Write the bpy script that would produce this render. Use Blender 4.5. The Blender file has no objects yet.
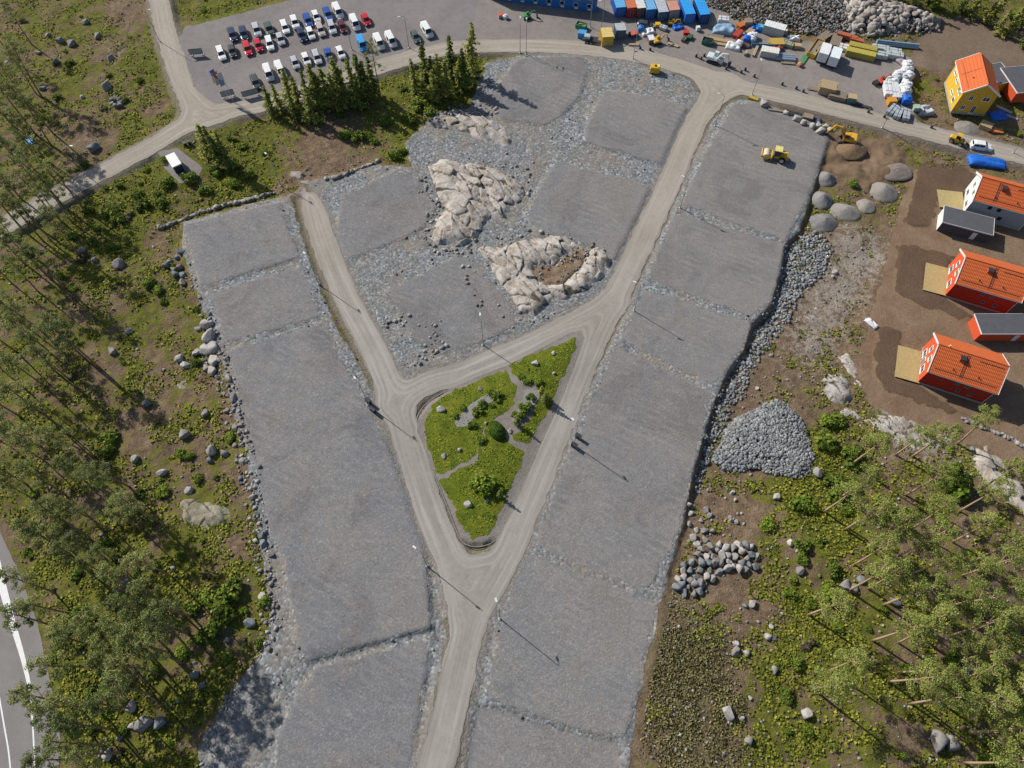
import bpy, bmesh, math, random
import numpy as np
from mathutils import Vector, Matrix
R = math.radians
random.seed(7)
rng = np.random.default_rng(11)
scene = bpy.context.scene
C = scene.collection

# ------------------------------------------------------------------ camera, sky, sun, exposure
FPX, TILT, CAMH = 710.0, R(28.2), 115.0
cam = bpy.data.cameras.new('camera'); camo = bpy.data.objects.new('camera', cam); C.objects.link(camo)
camo.location = (0, 0, CAMH); camo.rotation_euler = (TILT, 0, 0)
cam.lens = FPX / 1024 * 36; cam.sensor_width = 36; cam.clip_end = 6000; cam.clip_start = 1
scene.camera = camo
SUN_EL, SUN_AZ = R(36), R(142.5)              # direction towards the sun: azimuth ccw from +X
w = bpy.data.worlds.new('World'); scene.world = w; w.use_nodes = True
nt = w.node_tree; bg = nt.nodes['Background']
sky = nt.nodes.new('ShaderNodeTexSky'); sky.sky_type = 'NISHITA'; sky.sun_disc = False
sky.sun_elevation = SUN_EL; sky.sun_rotation = R(90) - SUN_AZ
nt.links.new(sky.outputs[0], bg.inputs[0]); bg.inputs[1].default_value = 0.075
sun = bpy.data.lights.new('sun', 'SUN'); sun.energy = 4.2; sun.angle = R(0.55); sun.color = (1, 0.95, 0.87)
suno = bpy.data.objects.new('sun', sun); C.objects.link(suno)
sd_ = Vector((math.cos(SUN_EL) * math.cos(SUN_AZ), math.cos(SUN_EL) * math.sin(SUN_AZ), math.sin(SUN_EL)))
suno.rotation_euler = sd_.to_track_quat('Z', 'Y').to_euler(); suno.location = sd_ * 300
scene.view_settings.view_transform = 'Standard'; scene.view_settings.look = 'None'
scene.view_settings.gamma = 1; scene.view_settings.exposure = 0.47
scene.cycles.max_bounces = 4; scene.cycles.diffuse_bounces = 2; scene.cycles.transparent_max_bounces = 4

# ------------------------------------------------------------------ photo pixel -> place on the ground
sT, cT = math.sin(TILT), math.cos(TILT)
def P(px, py, z=0.0):
    u = np.asarray(px, float) - 512; v = np.asarray(py, float) - 384
    k = (CAMH - z) / (FPX * cT + v * sT)
    return np.stack([u * k, (FPX * sT - v * cT) * k], -1)
def PP(pts): return np.array([P(a, b) for a, b in pts])
def pix(x, y, z=0.0):
    dz = CAMH - z; d = dz * cT + y * sT
    return 512 + FPX * x / d, 384 - FPX * (y * cT - dz * sT) / d

# ------------------------------------------------------------------ noise
def _hash(i, j, s):
    n = (i.astype(np.int64) * 374761393 + j.astype(np.int64) * 668265263 + s * 974634777) & 0x7fffffff
    n = ((n ^ (n >> 13)) * 1274126177) & 0x7fffffff
    return ((n ^ (n >> 16)) & 0xffff) / 65535.0
def vnoise(x, y, s=0):
    i = np.floor(x); j = np.floor(y); fx = x - i; fy = y - j
    fx = fx * fx * (3 - 2 * fx); fy = fy * fy * (3 - 2 * fy)
    a = _hash(i, j, s); b = _hash(i + 1, j, s); c = _hash(i, j + 1, s); d = _hash(i + 1, j + 1, s)
    return (a + (b - a) * fx) * (1 - fy) + (c + (d - c) * fx) * fy - 0.5
def fbm(x, y, sc, s=0, o=4):
    t = 0; a = 1.0
    for k in range(o):
        t = t + a * vnoise(x / sc, y / sc, s + k * 17); a *= 0.5; sc *= 0.47
    return t
def sstep(a, b, x):
    t = np.clip((x - a) / (b - a), 0, 1); return t * t * (3 - 2 * t)

# ------------------------------------------------------------------ the survey grid
GS = 0.4
gx = np.arange(-142, 142.01, GS); gy = np.arange(-16, 188.01, GS)
NX, NY = len(gx), len(gy)
GX, GY = np.meshgrid(gx, gy)                     # [j, i]
def sdf_poly_pts(X, Y, poly):
    d2 = np.full(X.shape, 1e18); ins = np.zeros(X.shape, bool)
    n = len(poly)
    for k in range(n):
        ax, ay = poly[k]; bx_, by_ = poly[(k + 1) % n]
        ex, ey = bx_ - ax, by_ - ay
        wx, wy = X - ax, Y - ay
        t = np.clip((wx * ex + wy * ey) / (ex * ex + ey * ey + 1e-12), 0, 1)
        d2 = np.minimum(d2, (wx - ex * t) ** 2 + (wy - ey * t) ** 2)
        cond = ((ay > Y) != (by_ > Y)) & (X < ex * (Y - ay) / (ey if abs(ey) > 1e-9 else 1e-9) + ax)
        ins ^= cond
    d = np.sqrt(d2)
    return np.where(ins, d, -d)
def _window(poly, m):
    i0 = max(0, int((poly[:, 0].min() - m - gx[0]) / GS)); i1 = min(NX, int((poly[:, 0].max() + m - gx[0]) / GS) + 2)
    j0 = max(0, int((poly[:, 1].min() - m - gy[0]) / GS)); j1 = min(NY, int((poly[:, 1].max() + m - gy[0]) / GS) + 2)
    return i0, i1, j0, j1
FAR = -9.0
def sdf_poly(pts):
    poly = PP(pts); o = np.full(GX.shape, FAR)
    i0, i1, j0, j1 = _window(poly, 9)
    o[j0:j1, i0:i1] = np.maximum(FAR, sdf_poly_pts(GX[j0:j1, i0:i1], GY[j0:j1, i0:i1], poly))
    return o
def smooth_line(pts, n=6):
    p = np.array(pts, float); out = []
    for k in range(len(p) - 1):
        p0 = p[max(k - 1, 0)]; p1 = p[k]; p2 = p[k + 1]; p3 = p[min(k + 2, len(p) - 1)]
        for t in np.linspace(0, 1, n, endpoint=False):
            out.append(0.5 * (2 * p1 + (p2 - p0) * t + (2 * p0 - 5 * p1 + 4 * p2 - p3) * t * t + (3 * p1 - p0 - 3 * p2 + p3) * t ** 3))
    out.append(p[-1]); return np.array(out)
def sdf_ribbon(pts, width):
    l = smooth_line(PP(pts), 4); o = np.full(GX.shape, FAR)
    i0, i1, j0, j1 = _window(l, 14); X = GX[j0:j1, i0:i1]; Y = GY[j0:j1, i0:i1]
    d2 = np.full(X.shape, 1e18)
    for k in range(len(l) - 1):
        ax, ay = l[k]; ex, ey = l[k + 1] - l[k]; wx, wy = X - ax, Y - ay
        t = np.clip((wx * ex + wy * ey) / (ex * ex + ey * ey + 1e-12), 0, 1)
        d2 = np.minimum(d2, (wx - ex * t) ** 2 + (wy - ey * t) ** 2)
    o[j0:j1, i0:i1] = np.maximum(FAR, width / 2 - np.sqrt(d2)); return o
def smax(a, b, k=3.0):
    h = np.clip(0.5 + 0.5 * (a - b) / k, 0, 1)
    return b * (1 - h) + a * h + k * h * (1 - h)

ROADS = [([(-160, 310), (-60, 260), (0, 229), (40, 206), (80, 184), (120, 163), (160, 141), (195, 118)], 5.2),
 ([(138, -90), (155, -25), (163, 20), (173, 55), (185, 90), (200, 115)], 5.0),
 ([(195, 118), (230, 110), (265, 104), (300, 93), (340, 80), (380, 67), (420, 55), (455, 48), (490, 46), (540, 46), (590, 49), (640, 56), (690, 70), (740, 87), (790, 98), (850, 113), (900, 126), (960, 141), (1060, 166), (1200, 200)], 5.2),
 ([(728, 80), (703, 112), (692, 131), (671, 180), (648, 229), (625, 278), (607, 314), (578, 378), (554, 438), (529, 500), (510, 548), (490, 585), (474, 612), (466, 640), (458, 675), (449, 715), (440, 751), (425, 810), (408, 880)], 5.1),
 ([(300, 178), (304, 188), (313, 208), (325, 245), (345, 295), (361, 325), (375, 352), (388, 382), (400, 415), (408, 442), (418, 475), (429, 508), (441, 537), (455, 570), (466, 610)], 5.0),
 ([(392, 405), (405, 396), (431, 382), (461, 374), (491, 361), (522, 348), (552, 334), (580, 320), (612, 303)], 4.9)]
sd_road = None
for pts, wd in ROADS:
    s = sdf_ribbon(pts, wd); sd_road = s if sd_road is None else smax(sd_road, s, 2.6)
JUNCTIONS = [[(437, 535), (450, 548), (470, 556), (495, 552), (512, 543), (500, 575), (480, 612), (460, 612), (445, 575)], [(184, 92), (194, 90), (215, 105), (262, 103), (225, 122), (200, 130), (180, 134)],
 [(688, 70), (748, 90), (724, 102), (712, 114), (694, 112), (700, 92)], [(384, 370), (410, 390), (432, 382), (414, 402), (402, 432)], [(588, 318), (614, 294), (604, 322), (585, 338)]]
for j_ in JUNCTIONS: sd_road = smax(sd_road, sdf_poly(j_), 1.5)
ISLAND = [(581, 331), (584, 338), (575, 366), (561, 400), (545, 435), (528, 475), (511, 514), (498, 538), (484, 546), (470, 546), (460, 538), (448, 508), (436, 478), (424, 448), (417, 432), (418, 416), (428, 402), (445, 392), (475, 378), (506, 366), (540, 349), (570, 333)]
sd_island = sdf_poly(ISLAND)
ex_, ey_ = P(298, 174); sd_road = sd_road - 6.0 * np.exp(-((GX - ex_) ** 2 + (GY - ey_) ** 2) / 34) * (.55 + 1.2 * fbm(GX, GY, 3, 71, 3))
sd_road = np.minimum(sd_road, np.where(sd_island > FAR, .25 - sd_island, 9))
HIGHWAY = [(-80, 480), (-20, 500), (0, 545), (12, 570), (30, 620), (45, 690), (53, 740), (50, 800), (-120, 800)]
sd_hwy = sdf_poly(HIGHWAY)

LEFT = [(183, 222), (275, 198), (291, 195), (305, 245), (325, 300), (350, 350), (372, 390), (395, 440), (415, 495), (430, 545), (445, 590), (445, 650), (430, 720), (415, 810), (190, 810), (200, 740), (232, 690), (262, 650), (270, 610), (262, 560), (258, 520), (250, 470), (235, 410), (222, 365), (205, 310), (195, 290), (183, 255)]
MID = [(308, 182), (325, 178), (380, 165), (415, 168), (402, 145), (440, 112), (470, 108), (487, 62), (540, 52), (600, 54), (650, 63), (690, 80), (702, 105), (685, 145), (660, 205), (635, 250), (610, 295), (570, 316), (530, 335), (480, 358), (430, 376), (400, 385), (380, 360), (362, 325), (345, 285), (325, 235)]
RIGHT = [(715, 118), (735, 100), (760, 102), (800, 118), (832, 133), (822, 165), (810, 200), (800, 230), (785, 245), (780, 275), (770, 308), (752, 325), (745, 350), (730, 370), (716, 398), (706, 428), (698, 458), (690, 490), (683, 525), (668, 575), (655, 625), (640, 690), (622, 810), (450, 810), (462, 740), (475, 680), (485, 625), (510, 575), (535, 515), (560, 455), (585, 395), (610, 345), (640, 280), (670, 215), (695, 155)]
PLOTS = [  # outline in the photograph, level
 ([(186, 226), (278, 204), (299, 258), (202, 288)], .75), ([(210, 295), (303, 267), (320, 317), (226, 343)], .6),
 ([(230, 351), (322, 325), (348, 372), (375, 420), (405, 490), (425, 550), (430, 627), (310, 660), (298, 640), (285, 560), (268, 520), (250, 440)], .5),
 ([(318, 668), (430, 638), (420, 700), (405, 800), (272, 800), (278, 735), (300, 690)], .0),
 ([(342, 197), (397, 171), (420, 180), (437, 207), (425, 225), (410, 235), (347, 260), (337, 245), (340, 220)], .4),
 ([(389, 292), (455, 258), (472, 258), (485, 278), (510, 305), (517, 324), (482, 342), (440, 354), (415, 342), (400, 314)], .35),
 ([(507, 75), (520, 59), (580, 57), (587, 72), (580, 95), (560, 117), (545, 125), (502, 120), (487, 97)], .5),
 ([(604, 92), (650, 97), (687, 110), (680, 137), (664, 166), (620, 152), (583, 143), (592, 115)], .6),
 ([(556, 164), (632, 180), (649, 190), (632, 230), (612, 262), (600, 250), (575, 240), (540, 235), (527, 218), (537, 195), (548, 175)], .5),
 ([(733, 106), (760, 104), (830, 136), (806, 200), (784, 242), (682, 205), (705, 155)], .8),
 ([(673, 214), (783, 246), (779, 268), (769, 304), (750, 316), (648, 281)], .55),
 ([(644, 290), (748, 323), (743, 345), (728, 366), (712, 385), (622, 340)], .45),
 ([(617, 348), (710, 392), (698, 440), (686, 490), (672, 545), (645, 590), (533, 544), (565, 470), (590, 405)], .3),
 ([(526, 552), (640, 597), (655, 605), (640, 680), (625, 735), (600, 735), (485, 698), (503, 620)], .05),
 ([(478, 706), (600, 742), (622, 745), (612, 800), (462, 800)], -.35)]
sd_left, sd_mid, sd_right = sdf_poly(LEFT), sdf_poly(MID), sdf_poly(RIGHT)
sd_plots = [sdf_poly(p) for p, z in PLOTS]
PARK = [(186, 26), (200, 24), (245, 12), (290, 0), (305, -25), (470, -25), (492, 0), (480, 30), (470, 45), (450, 50), (400, 62), (340, 82), (270, 104), (230, 112), (205, 112), (196, 90), (186, 65), (178, 40)]
YARD = [(488, -25), (720, -25), (722, 10), (735, 18), (775, 38), (810, 42), (850, 42), (880, 50), (912, 58), (912, 100), (918, 128), (860, 116), (790, 100), (740, 88), (690, 72), (640, 58), (590, 50), (475, 48), (470, 30)]
sd_park, sd_yard = sdf_poly(PARK), sdf_poly(YARD)
APRON = [(158, 152), (178, 148), (203, 168), (198, 178), (180, 184), (165, 168)]
sd_apron = sdf_poly(APRON)
SOIL = [(915, 168), (975, 168), (1060, 185), (1060, 480), (1024, 475), (990, 448), (960, 437), (900, 415), (872, 402), (860, 372), (868, 330), (880, 290), (892, 250), (900, 215)]
sd_soil = sdf_poly(SOIL)
SOILD = [[(922, 161), (958, 160), (978, 174), (966, 196), (945, 190), (938, 206), (934, 224), (906, 222), (913, 192)],
 [(901, 240), (958, 254), (948, 268), (930, 262), (926, 284), (950, 297), (978, 315), (968, 318), (922, 302), (900, 292), (897, 285)],
 [(880, 325), (903, 327), (902, 345), (895, 376), (918, 383), (965, 410), (950, 411), (888, 388), (876, 375)]]
sd_soild = [sdf_poly(p) for p in SOILD]
TOPSOIL = [(936, 18), (985, 18), (1060, 45), (1060, 90), (1000, 80), (985, 62), (955, 60), (948, 76), (912, 66), (910, 50)]
sd_topsoil = sdf_poly(TOPSOIL)
DIG = [(830, 130), (862, 134), (892, 142), (908, 150), (905, 165), (892, 178), (870, 190), (845, 178), (822, 168)]
sd_dig = sdf_poly(DIG)

# ------------------------------------------------------------------ heights
hw = -0.7 + 0.9 * fbm(GX, GY, 14, 3, 5) + 0.25 * fbm(GX, GY, 2.2, 9, 3)
slopeL = sstep(-60, -80, GX - 0.25 * (GY - 60)) * sstep(70, 20, GY)
hw = hw - 1.3 * slopeL
hw = hw - 0.4 * sstep(0, 12, GX - (8 + 0.35 * GY)) * sstep(120, 100, GY) * sstep(28, 46, GY) + 0.6 * sstep(0, 8, GX - (8 + 0.35 * GY)) * sstep(46, 28, GY)
hw = hw + 2.2 * sstep(140, 175, GY) * sstep(60, 90, GX)
H0 = hw
def flat(h, sd, z, bi, bo):
    w_ = sstep(-bo, bi, sd); return h * (1 - w_) + z * w_
nz_ = 0.35 * fbm(GX, GY, 1.6, 21, 3)
H0 = flat(H0, sd_topsoil, 0.3, 1, 4); H0 = flat(H0, sd_soil, -0.9 + 0.1 * fbm(GX, GY, 3, 5), 1, 4)
for s in sd_soild: H0 = flat(H0, s + nz_, -0.75, .3, .3)
H0 = flat(H0, np.maximum(sd_park, sd_yard), 0.0, .5, 3); H0 = flat(H0, sd_apron, 0, .3, 1.5)
rough_ = 0.13 * fbm(GX, GY, 1.5, 31, 3)
H0 = flat(H0, sd_mid + nz_, 0.05 + rough_, .3, 1.5)
H0 = flat(H0, sd_left + nz_, 0.2 + rough_ - 0.5 * sstep(45, 20, GY), .3, 1.3); H0 = flat(H0, sd_right + nz_, 0.25 + rough_ - 0.4 * sstep(40, 10, GY), .3, .9)
fine_ = 0.035 * fbm(GX, GY, 1.2, 41, 3)
for s, (p, z) in zip(sd_plots, PLOTS): H0 = flat(H0, s + 0.4 * nz_, (z * .62 if z > 0 else z) + fine_, .25, .9)
H0 = flat(H0, sd_island, 0.1 + 0.4 * sstep(0.3, 5, sd_island), 0.4, .05)
H0 = flat(H0, sd_road, 0.03, 0.0, 1.5); H0 = flat(H0, sd_hwy, -2.0, .3, 3)
H0 = flat(H0, sd_dig, -0.5 + 1.6 * fbm(GX, GY, 5, 77, 4), 1.5, 1)
def bil(A, x, y):
    fx = np.clip((np.asarray(x, float) - gx[0]) / GS, 0, NX - 1.001); fy = np.clip((np.asarray(y, float) - gy[0]) / GS, 0, NY - 1.001)
    i = fx.astype(int); j = fy.astype(int); fx = fx - i; fy = fy - j
    return (A[j, i] * (1 - fx) + A[j, i + 1] * fx) * (1 - fy) + (A[j + 1, i] * (1 - fx) + A[j + 1, i + 1] * fx) * fy
def hz(x, y): return float(bil(H0, x, y))
def G(px, py, up=0.0):
    z = 0.0
    for _ in range(4):
        x, y = P(px, py, z + up); z = hz(x, y)
    return Vector((x, y, z))

# ------------------------------------------------------------------ node helpers
def newmat(name):
    m = bpy.data.materials.new(name); m.use_nodes = True; nt = m.node_tree
    return m, nt, nt.nodes['Principled BSDF']
def nd(nt, t, **kw):
    n = nt.nodes.new('ShaderNode' + t)
    for k, v in kw.items():
        if k in n.inputs: n.inputs[k].default_value = v
        else: setattr(n, k, v)
    return n
def noise(nt, vec, scale, detail=3, rough=.6, dist=0):
    n = nd(nt, 'TexNoise'); n.inputs['Scale'].default_value = scale; n.inputs['Detail'].default_value = detail
    n.inputs['Roughness'].default_value = rough; n.inputs['Distortion'].default_value = dist
    nt.links.new(vec, n.inputs['Vector']); return n.outputs['Fac']
def maprange(nt, v, a, b, c=0, d=1):
    n = nd(nt, 'MapRange'); nt.links.new(v, n.inputs[0])
    for i, q in enumerate((a, b, c, d)): n.inputs[i + 1].default_value = q
    return n.outputs[0]
def math_(nt, op, a, b=None):
    n = nd(nt, 'Math', operation=op)
    for i, q in enumerate((a, b)):
        if q is None: continue
        if isinstance(q, (int, float)): n.inputs[i].default_value = q
        else: nt.links.new(q, n.inputs[i])
    return n.outputs[0]
def mix(nt, f, a, b, blend='MIX'):
    n = nd(nt, 'Mix', data_type='RGBA', blend_type=blend)
    for q, s in ((f, n.inputs[0]), (a, n.inputs[6]), (b, n.inputs[7])):
        if isinstance(q, (int, float)): s.default_value = q
        elif isinstance(q, tuple): s.default_value = (*q[:3], 1)
        else: nt.links.new(q, s)
    return n.outputs[2]
def ramp(nt, f, stops):
    n = nd(nt, 'ValToRGB'); e = n.color_ramp.elements
    while len(e) < len(stops): e.new(0.5)
    for k, (p, c) in enumerate(stops): e[k].position = p; e[k].color = (*c, 1)
    nt.links.new(f, n.inputs[0]); return n.outputs[0]
def attr(nt, name):
    n = nd(nt, 'Attribute'); n.attribute_name = name; return n.outputs['Fac']
def wpos(nt): return nd(nt, 'NewGeometry').outputs['Position']
def opos(nt): return nd(nt, 'TexCoord').outputs['Object']
def voro(nt, vec, scale, out='Color', feature='F1', rnd=1):
    n = nd(nt, 'TexVoronoi', feature=feature); n.inputs['Scale'].default_value = scale; n.inputs['Randomness'].default_value = rnd
    nt.links.new(vec, n.inputs['Vector']); return n.outputs[out]
def bump(nt, b, h, strength, dist):
    n = nd(nt, 'Bump'); n.inputs['Strength'].default_value = strength; n.inputs['Distance'].default_value = dist
    nt.links.new(h, n.inputs['Height']); nt.links.new(n.outputs[0], b.inputs['Normal'])
def fin(nt, b, col, rough=.9, spec=.2):
    if isinstance(col, tuple): b.inputs['Base Color'].default_value = (*col, 1)
    else: nt.links.new(col, b.inputs['Base Color'])
    b.inputs['Roughness'].default_value = rough; b.inputs['Specular IOR Level'].default_value = spec

# gravel laid and rolled on the building plots
def mat_plot():
    m, nt, b = newmat('rolled_gravel'); p = wpos(nt)
    n1 = noise(nt, p, .07, 4, .6, .4); n2 = noise(nt, p, .35, 4, .7, .6); n3 = noise(nt, p, 2.6, 3, .8); n4 = noise(nt, p, 7, 2, .9)
    c = ramp(nt, n1, [(.3, (.2, .187, .175)), (.45, (.212, .206, .203)), (.6, (.182, .186, .195)), (.75, (.19, .185, .183))])
    c = mix(nt, maprange(nt, n2, .52, .72, 0, .55), c, (.25, .215, .18))
    info = nd(nt, 'ObjectInfo').outputs['Random']
    c = mix(nt, maprange(nt, info, 0, 1, 0, .35), c, (.2, .19, .185))
    v = voro(nt, p, 4.5); sep = nd(nt, 'SeparateColor'); nt.links.new(v, sep.inputs[0])
    c = mix(nt, .42, c, ramp(nt, sep.outputs[0], [(0, (.28, .28, .28)), (.5, (.5, .5, .5)), (.9, (.6, .6, .6)), (1, (.95, .95, .95))]), 'OVERLAY')
    c = mix(nt, maprange(nt, n3, .3, .7, 0, .5), c, mix(nt, 1, c, (.72, .7, .68), 'MULTIPLY'))
    # wheel marks left by the roller
    wv = nd(nt, 'TexNoise'); mp = nd(nt, 'Mapping'); cr_ = nd(nt, 'CombineXYZ'); nt.links.new(math_(nt, 'MULTIPLY', nd(nt, 'ObjectInfo').outputs['Random'], 6.28), cr_.inputs[2]); nt.links.new(cr_.outputs[0], mp.inputs['Rotation']); mp.inputs['Scale'].default_value = (.25, 2.2, 1)
    nt.links.new(p, mp.inputs[0]); nt.links.new(mp.outputs[0], wv.inputs[0]); wv.inputs['Scale'].default_value = .42; wv.inputs['Detail'].default_value = 4
    c = mix(nt, maprange(nt, wv.outputs[0], .5, .75, 0, .22), c, (.255, .248, .24))
    c = mix(nt, maprange(nt, wv.outputs[0], .46, .25, 0, .16), c, (.145, .14, .138))
    sx_ = nd(nt, 'SeparateXYZ'); nt.links.new(p, sx_.inputs[0]); c = mix(nt, maprange(nt, sx_.outputs[0], 0, 45, 0, .3), c, (.215, .196, .172))
    n6 = noise(nt, p, .9, 5, .85, .8); c = mix(nt, maprange(nt, n6, .55, .72, 0, .35), c, (.125, .12, .118)); c = mix(nt, maprange(nt, n6, .45, .28, 0, .35), c, (.29, .285, .28))
    n5 = noise(nt, p, .055, 5, .7, 1.5); c = mix(nt, maprange(nt, n5, .5, .62, 0, .6), c, mix(nt, 1, c, (.7, .69, .7), 'MULTIPLY'))
    for ang_, sc_ in ((20, .42), (-55, .36)):
        m2 = nd(nt, 'Mapping'); m2.inputs['Rotation'].default_value = (0, 0, R(ang_)); nt.links.new(p, m2.inputs[0])
        wt = nd(nt, 'TexWave', wave_type='RINGS' if ang_ > 0 else 'BANDS'); wt.inputs['Scale'].default_value = sc_ * .55; wt.inputs['Distortion'].default_value = 9; wt.inputs['Detail'].default_value = 1; wt.inputs['Detail Scale'].default_value = .12; nt.links.new(m2.outputs[0], wt.inputs[0])
        msk = maprange(nt, noise(nt, p, .13 + .03 * sc_, 2, .5, ang_ * .01), .5, .62)
        c = mix(nt, math_(nt, 'MULTIPLY', maprange(nt, wt.outputs['Fac'], .82, .98, 0, .16), msk), c, (.29, .275, .26)); c = mix(nt, math_(nt, 'MULTIPLY', maprange(nt, wt.outputs['Fac'], .2, .02, 0, .14), msk), c, (.115, .108, .1))
    fin(nt, b, c, .95, .15); bump(nt, b, math_(nt, 'ADD', n3, n4), .55, .14); return m
def mat_crushed():
    m, nt, b = newmat('crushed_stone'); p = wpos(nt)
    n1 = noise(nt, p, .12, 4, .6, .5); n2 = noise(nt, p, 1.2, 3, .7)
    v = nd(nt, 'TexVoronoi'); v.inputs['Scale'].default_value = 2.6; nt.links.new(p, v.inputs[0])
    sep = nd(nt, 'SeparateColor'); nt.links.new(v.outputs['Color'], sep.inputs[0])
    c = ramp(nt, sep.outputs[0], [(0, (.09, .096, .1)), (.4, (.16, .168, .173)), (.8, (.205, .216, .22)), (1, (.33, .338, .34))])
    c = mix(nt, maprange(nt, n1, .42, .68, 0, .6), c, (.22, .18, .135))
    c = mix(nt, maprange(nt, n2, .55, .7, 0, .35), c, (.14, .12, .1))
    d = attr(nt, 'd_road')                                    # dusty verge along the carriageway
    c = mix(nt, maprange(nt, math_(nt, 'ADD', d, n2), -1.0, .9, 0, .8), c, (.185, .16, .135))
    fin(nt, b, c, .95, .15); bump(nt, b, v.outputs['Distance'], .55, -.12); return m
def mat_road():
    m, nt, b = newmat('road_surface'); p = wpos(nt); d = attr(nt, 'sd')
    n1 = noise(nt, p, .1, 4, .6, .3); n2 = noise(nt, p, 1.1, 4, .75); n3 = noise(nt, p, 6, 2, .8)
    up = nd(nt, 'SeparateXYZ'); nt.links.new(p, up.inputs[0])
    far = maprange(nt, up.outputs[1], 60, 120)
    c = mix(nt, far, ramp(nt, n1, [(.3, (.245, .228, .2)), (.7, (.31, .292, .262))]), ramp(nt, n1, [(.3, (.3, .265, .22)), (.7, (.34, .3, .25))]))
    c = mix(nt, maprange(nt, n2, .3, .75, 0, .5), c, mix(nt, 1, c, (.72, .71, .7), 'MULTIPLY'))
    e = math_(nt, 'ADD', d, math_(nt, 'MULTIPLY', n2, .8))
    c = mix(nt, maprange(nt, e, .95, .45, 0, .65), c, (.2, .18, .155))
    cx2 = nd(nt, 'CombineXYZ'); nt.links.new(math_(nt, 'MULTIPLY', d, 1.6), cx2.inputs[0]); nt.links.new(math_(nt, 'MULTIPLY', up.outputs[1], .05), cx2.inputs[1]); nt.links.new(math_(nt, 'MULTIPLY', up.outputs[0], .05), cx2.inputs[2])
    st_ = mix(nt, maprange(nt, d, 2.2, 2.9), noise(nt, cx2.outputs[0], 1.0, 4, .65), noise(nt, p, .5, 4, .7)); c = mix(nt, maprange(nt, st_, .5, .66, 0, .5), c, mix(nt, 1, c, (.68, .66, .64), 'MULTIPLY')); c = mix(nt, maprange(nt, st_, .48, .34, 0, .4), c, (.4, .375, .34))
    w1 = maprange(nt, math_(nt, 'ABSOLUTE', math_(nt, 'SUBTRACT', e, 1.75)), .35, .05, 0, .28)
    c = mix(nt, w1, c, (.36, .335, .3))
    c = mix(nt, maprange(nt, noise(nt, p, .45, 5, .8, 1.2), .55, .75, 0, .4), c, mix(nt, 1, c, (.72, .7, .66), 'MULTIPLY'))
    fin(nt, b, c, .9, .2); bump(nt, b, math_(nt, 'ADD', n2, n3), .25, .06); return m
def mat_lot(name, c1, c2):
    m, nt, b = newmat(name); p = wpos(nt)
    n1 = noise(nt, p, .09, 5, .6, .6); n2 = noise(nt, p, .6, 4, .75, .5); n3 = noise(nt, p, 5, 2, .8)
    c = ramp(nt, n1, [(.3, c1), (.7, c2)])
    c = mix(nt, maprange(nt, n2, .45, .75, 0, .5), c, mix(nt, 1, c, (.62, .6, .58), 'MULTIPLY'))
    c = mix(nt, maprange(nt, n3, .6, .75, 0, .35), c, (.33, .31, .3))
    fin(nt, b, c, .95, .15); bump(nt, b, math_(nt, 'ADD', n2, n3), .35, .1); return m
def mat_ground():
    m, nt, b = newmat('wild_ground'); p = wpos(nt)
    g = attr(nt, 'green'); pale = attr(nt, 'pale'); scr = attr(nt, 'scrub')
    n1 = noise(nt, p, .16, 5, .65, .7); n2 = noise(nt, p, .8, 5, .75, .6); n3 = noise(nt, p, 3, 4, .8)
    soil = ramp(nt, n2, [(.25, (.085, .06, .038)), (.5, (.18, .125, .08)), (.75, (.28, .215, .155))])
    soil = mix(nt, maprange(nt, n3, .6, .72, 0, .7), soil, (.3, .28, .26))
    soil = mix(nt, math_(nt, 'MULTIPLY', scr, .7), soil, ramp(nt, n3, [(.3, (.07, .056, .032)), (.55, (.15, .122, .07)), (.75, (.22, .185, .11))]))
    moss = ramp(nt, n2, [(.2, (.03, .036, .011)), (.45, (.095, .105, .02)), (.62, (.165, .165, .027)), (.85, (.2, .165, .075))])
    f = maprange(nt, math_(nt, 'ADD', g, math_(nt, 'MULTIPLY', math_(nt, 'SUBTRACT', math_(nt, 'ADD', n1, n2), 1), 2.3)), .38, .62)
    c = mix(nt, f, soil, moss)
    c = mix(nt, maprange(nt, math_(nt, 'ADD', pale, math_(nt, 'MULTIPLY', math_(nt, 'SUBTRACT', n2, .5), 2)), .4, .7, 0, .9), c, ramp(nt, n3, [(.3, (.2, .17, .14)), (.7, (.4, .36, .31))]))
    d = attr(nt, 'd_road')
    c = mix(nt, maprange(nt, math_(nt, 'ADD', d, n2), -1.3, .2, 0, .85), c, (.19, .165, .14))
    fin(nt, b, c, .95, .1); bump(nt, b, math_(nt, 'ADD', n2, math_(nt, 'MULTIPLY', n3, .6)), .9, .5); return m
def mat_soil(name, c1, c2, rows=0):
    m, nt, b = newmat(name); p = wpos(nt)
    n1 = noise(nt, p, .2, 5, .6, .5); n2 = noise(nt, p, 1.3, 4, .8); n3 = noise(nt, p, 4, 3, .8)
    c = ramp(nt, n1, [(.3, c1), (.7, c2)])
    c = mix(nt, maprange(nt, n2, .4, .7, 0, .5), c, mix(nt, 1, c, (.6, .58, .55), 'MULTIPLY'))
    c = mix(nt, maprange(nt, n3, .64, .75, 0, .5), c, (.3, .26, .21))
    fin(nt, b, c, .95, .1); bump(nt, b, math_(nt, 'ADD', n2, n3), .6, .2); return m
def mat_lawn():
    m, nt, b = newmat('lawn_grass'); p = wpos(nt)
    n1 = noise(nt, p, .35, 5, .7, .6); n2 = noise(nt, p, 2.4, 4, .8)
    c = ramp(nt, n1, [(.3, (.06, .08, .01)), (.5, (.115, .14, .014)), (.7, (.18, .175, .022))])
    c = mix(nt, maprange(nt, n2, .35, .7, 0, .6), c, mix(nt, 1, c, (.45, .5, .4), 'MULTIPLY'))
    fin(nt, b, c, .95, .1); bump(nt, b, n2, .8, .2); return m
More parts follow.
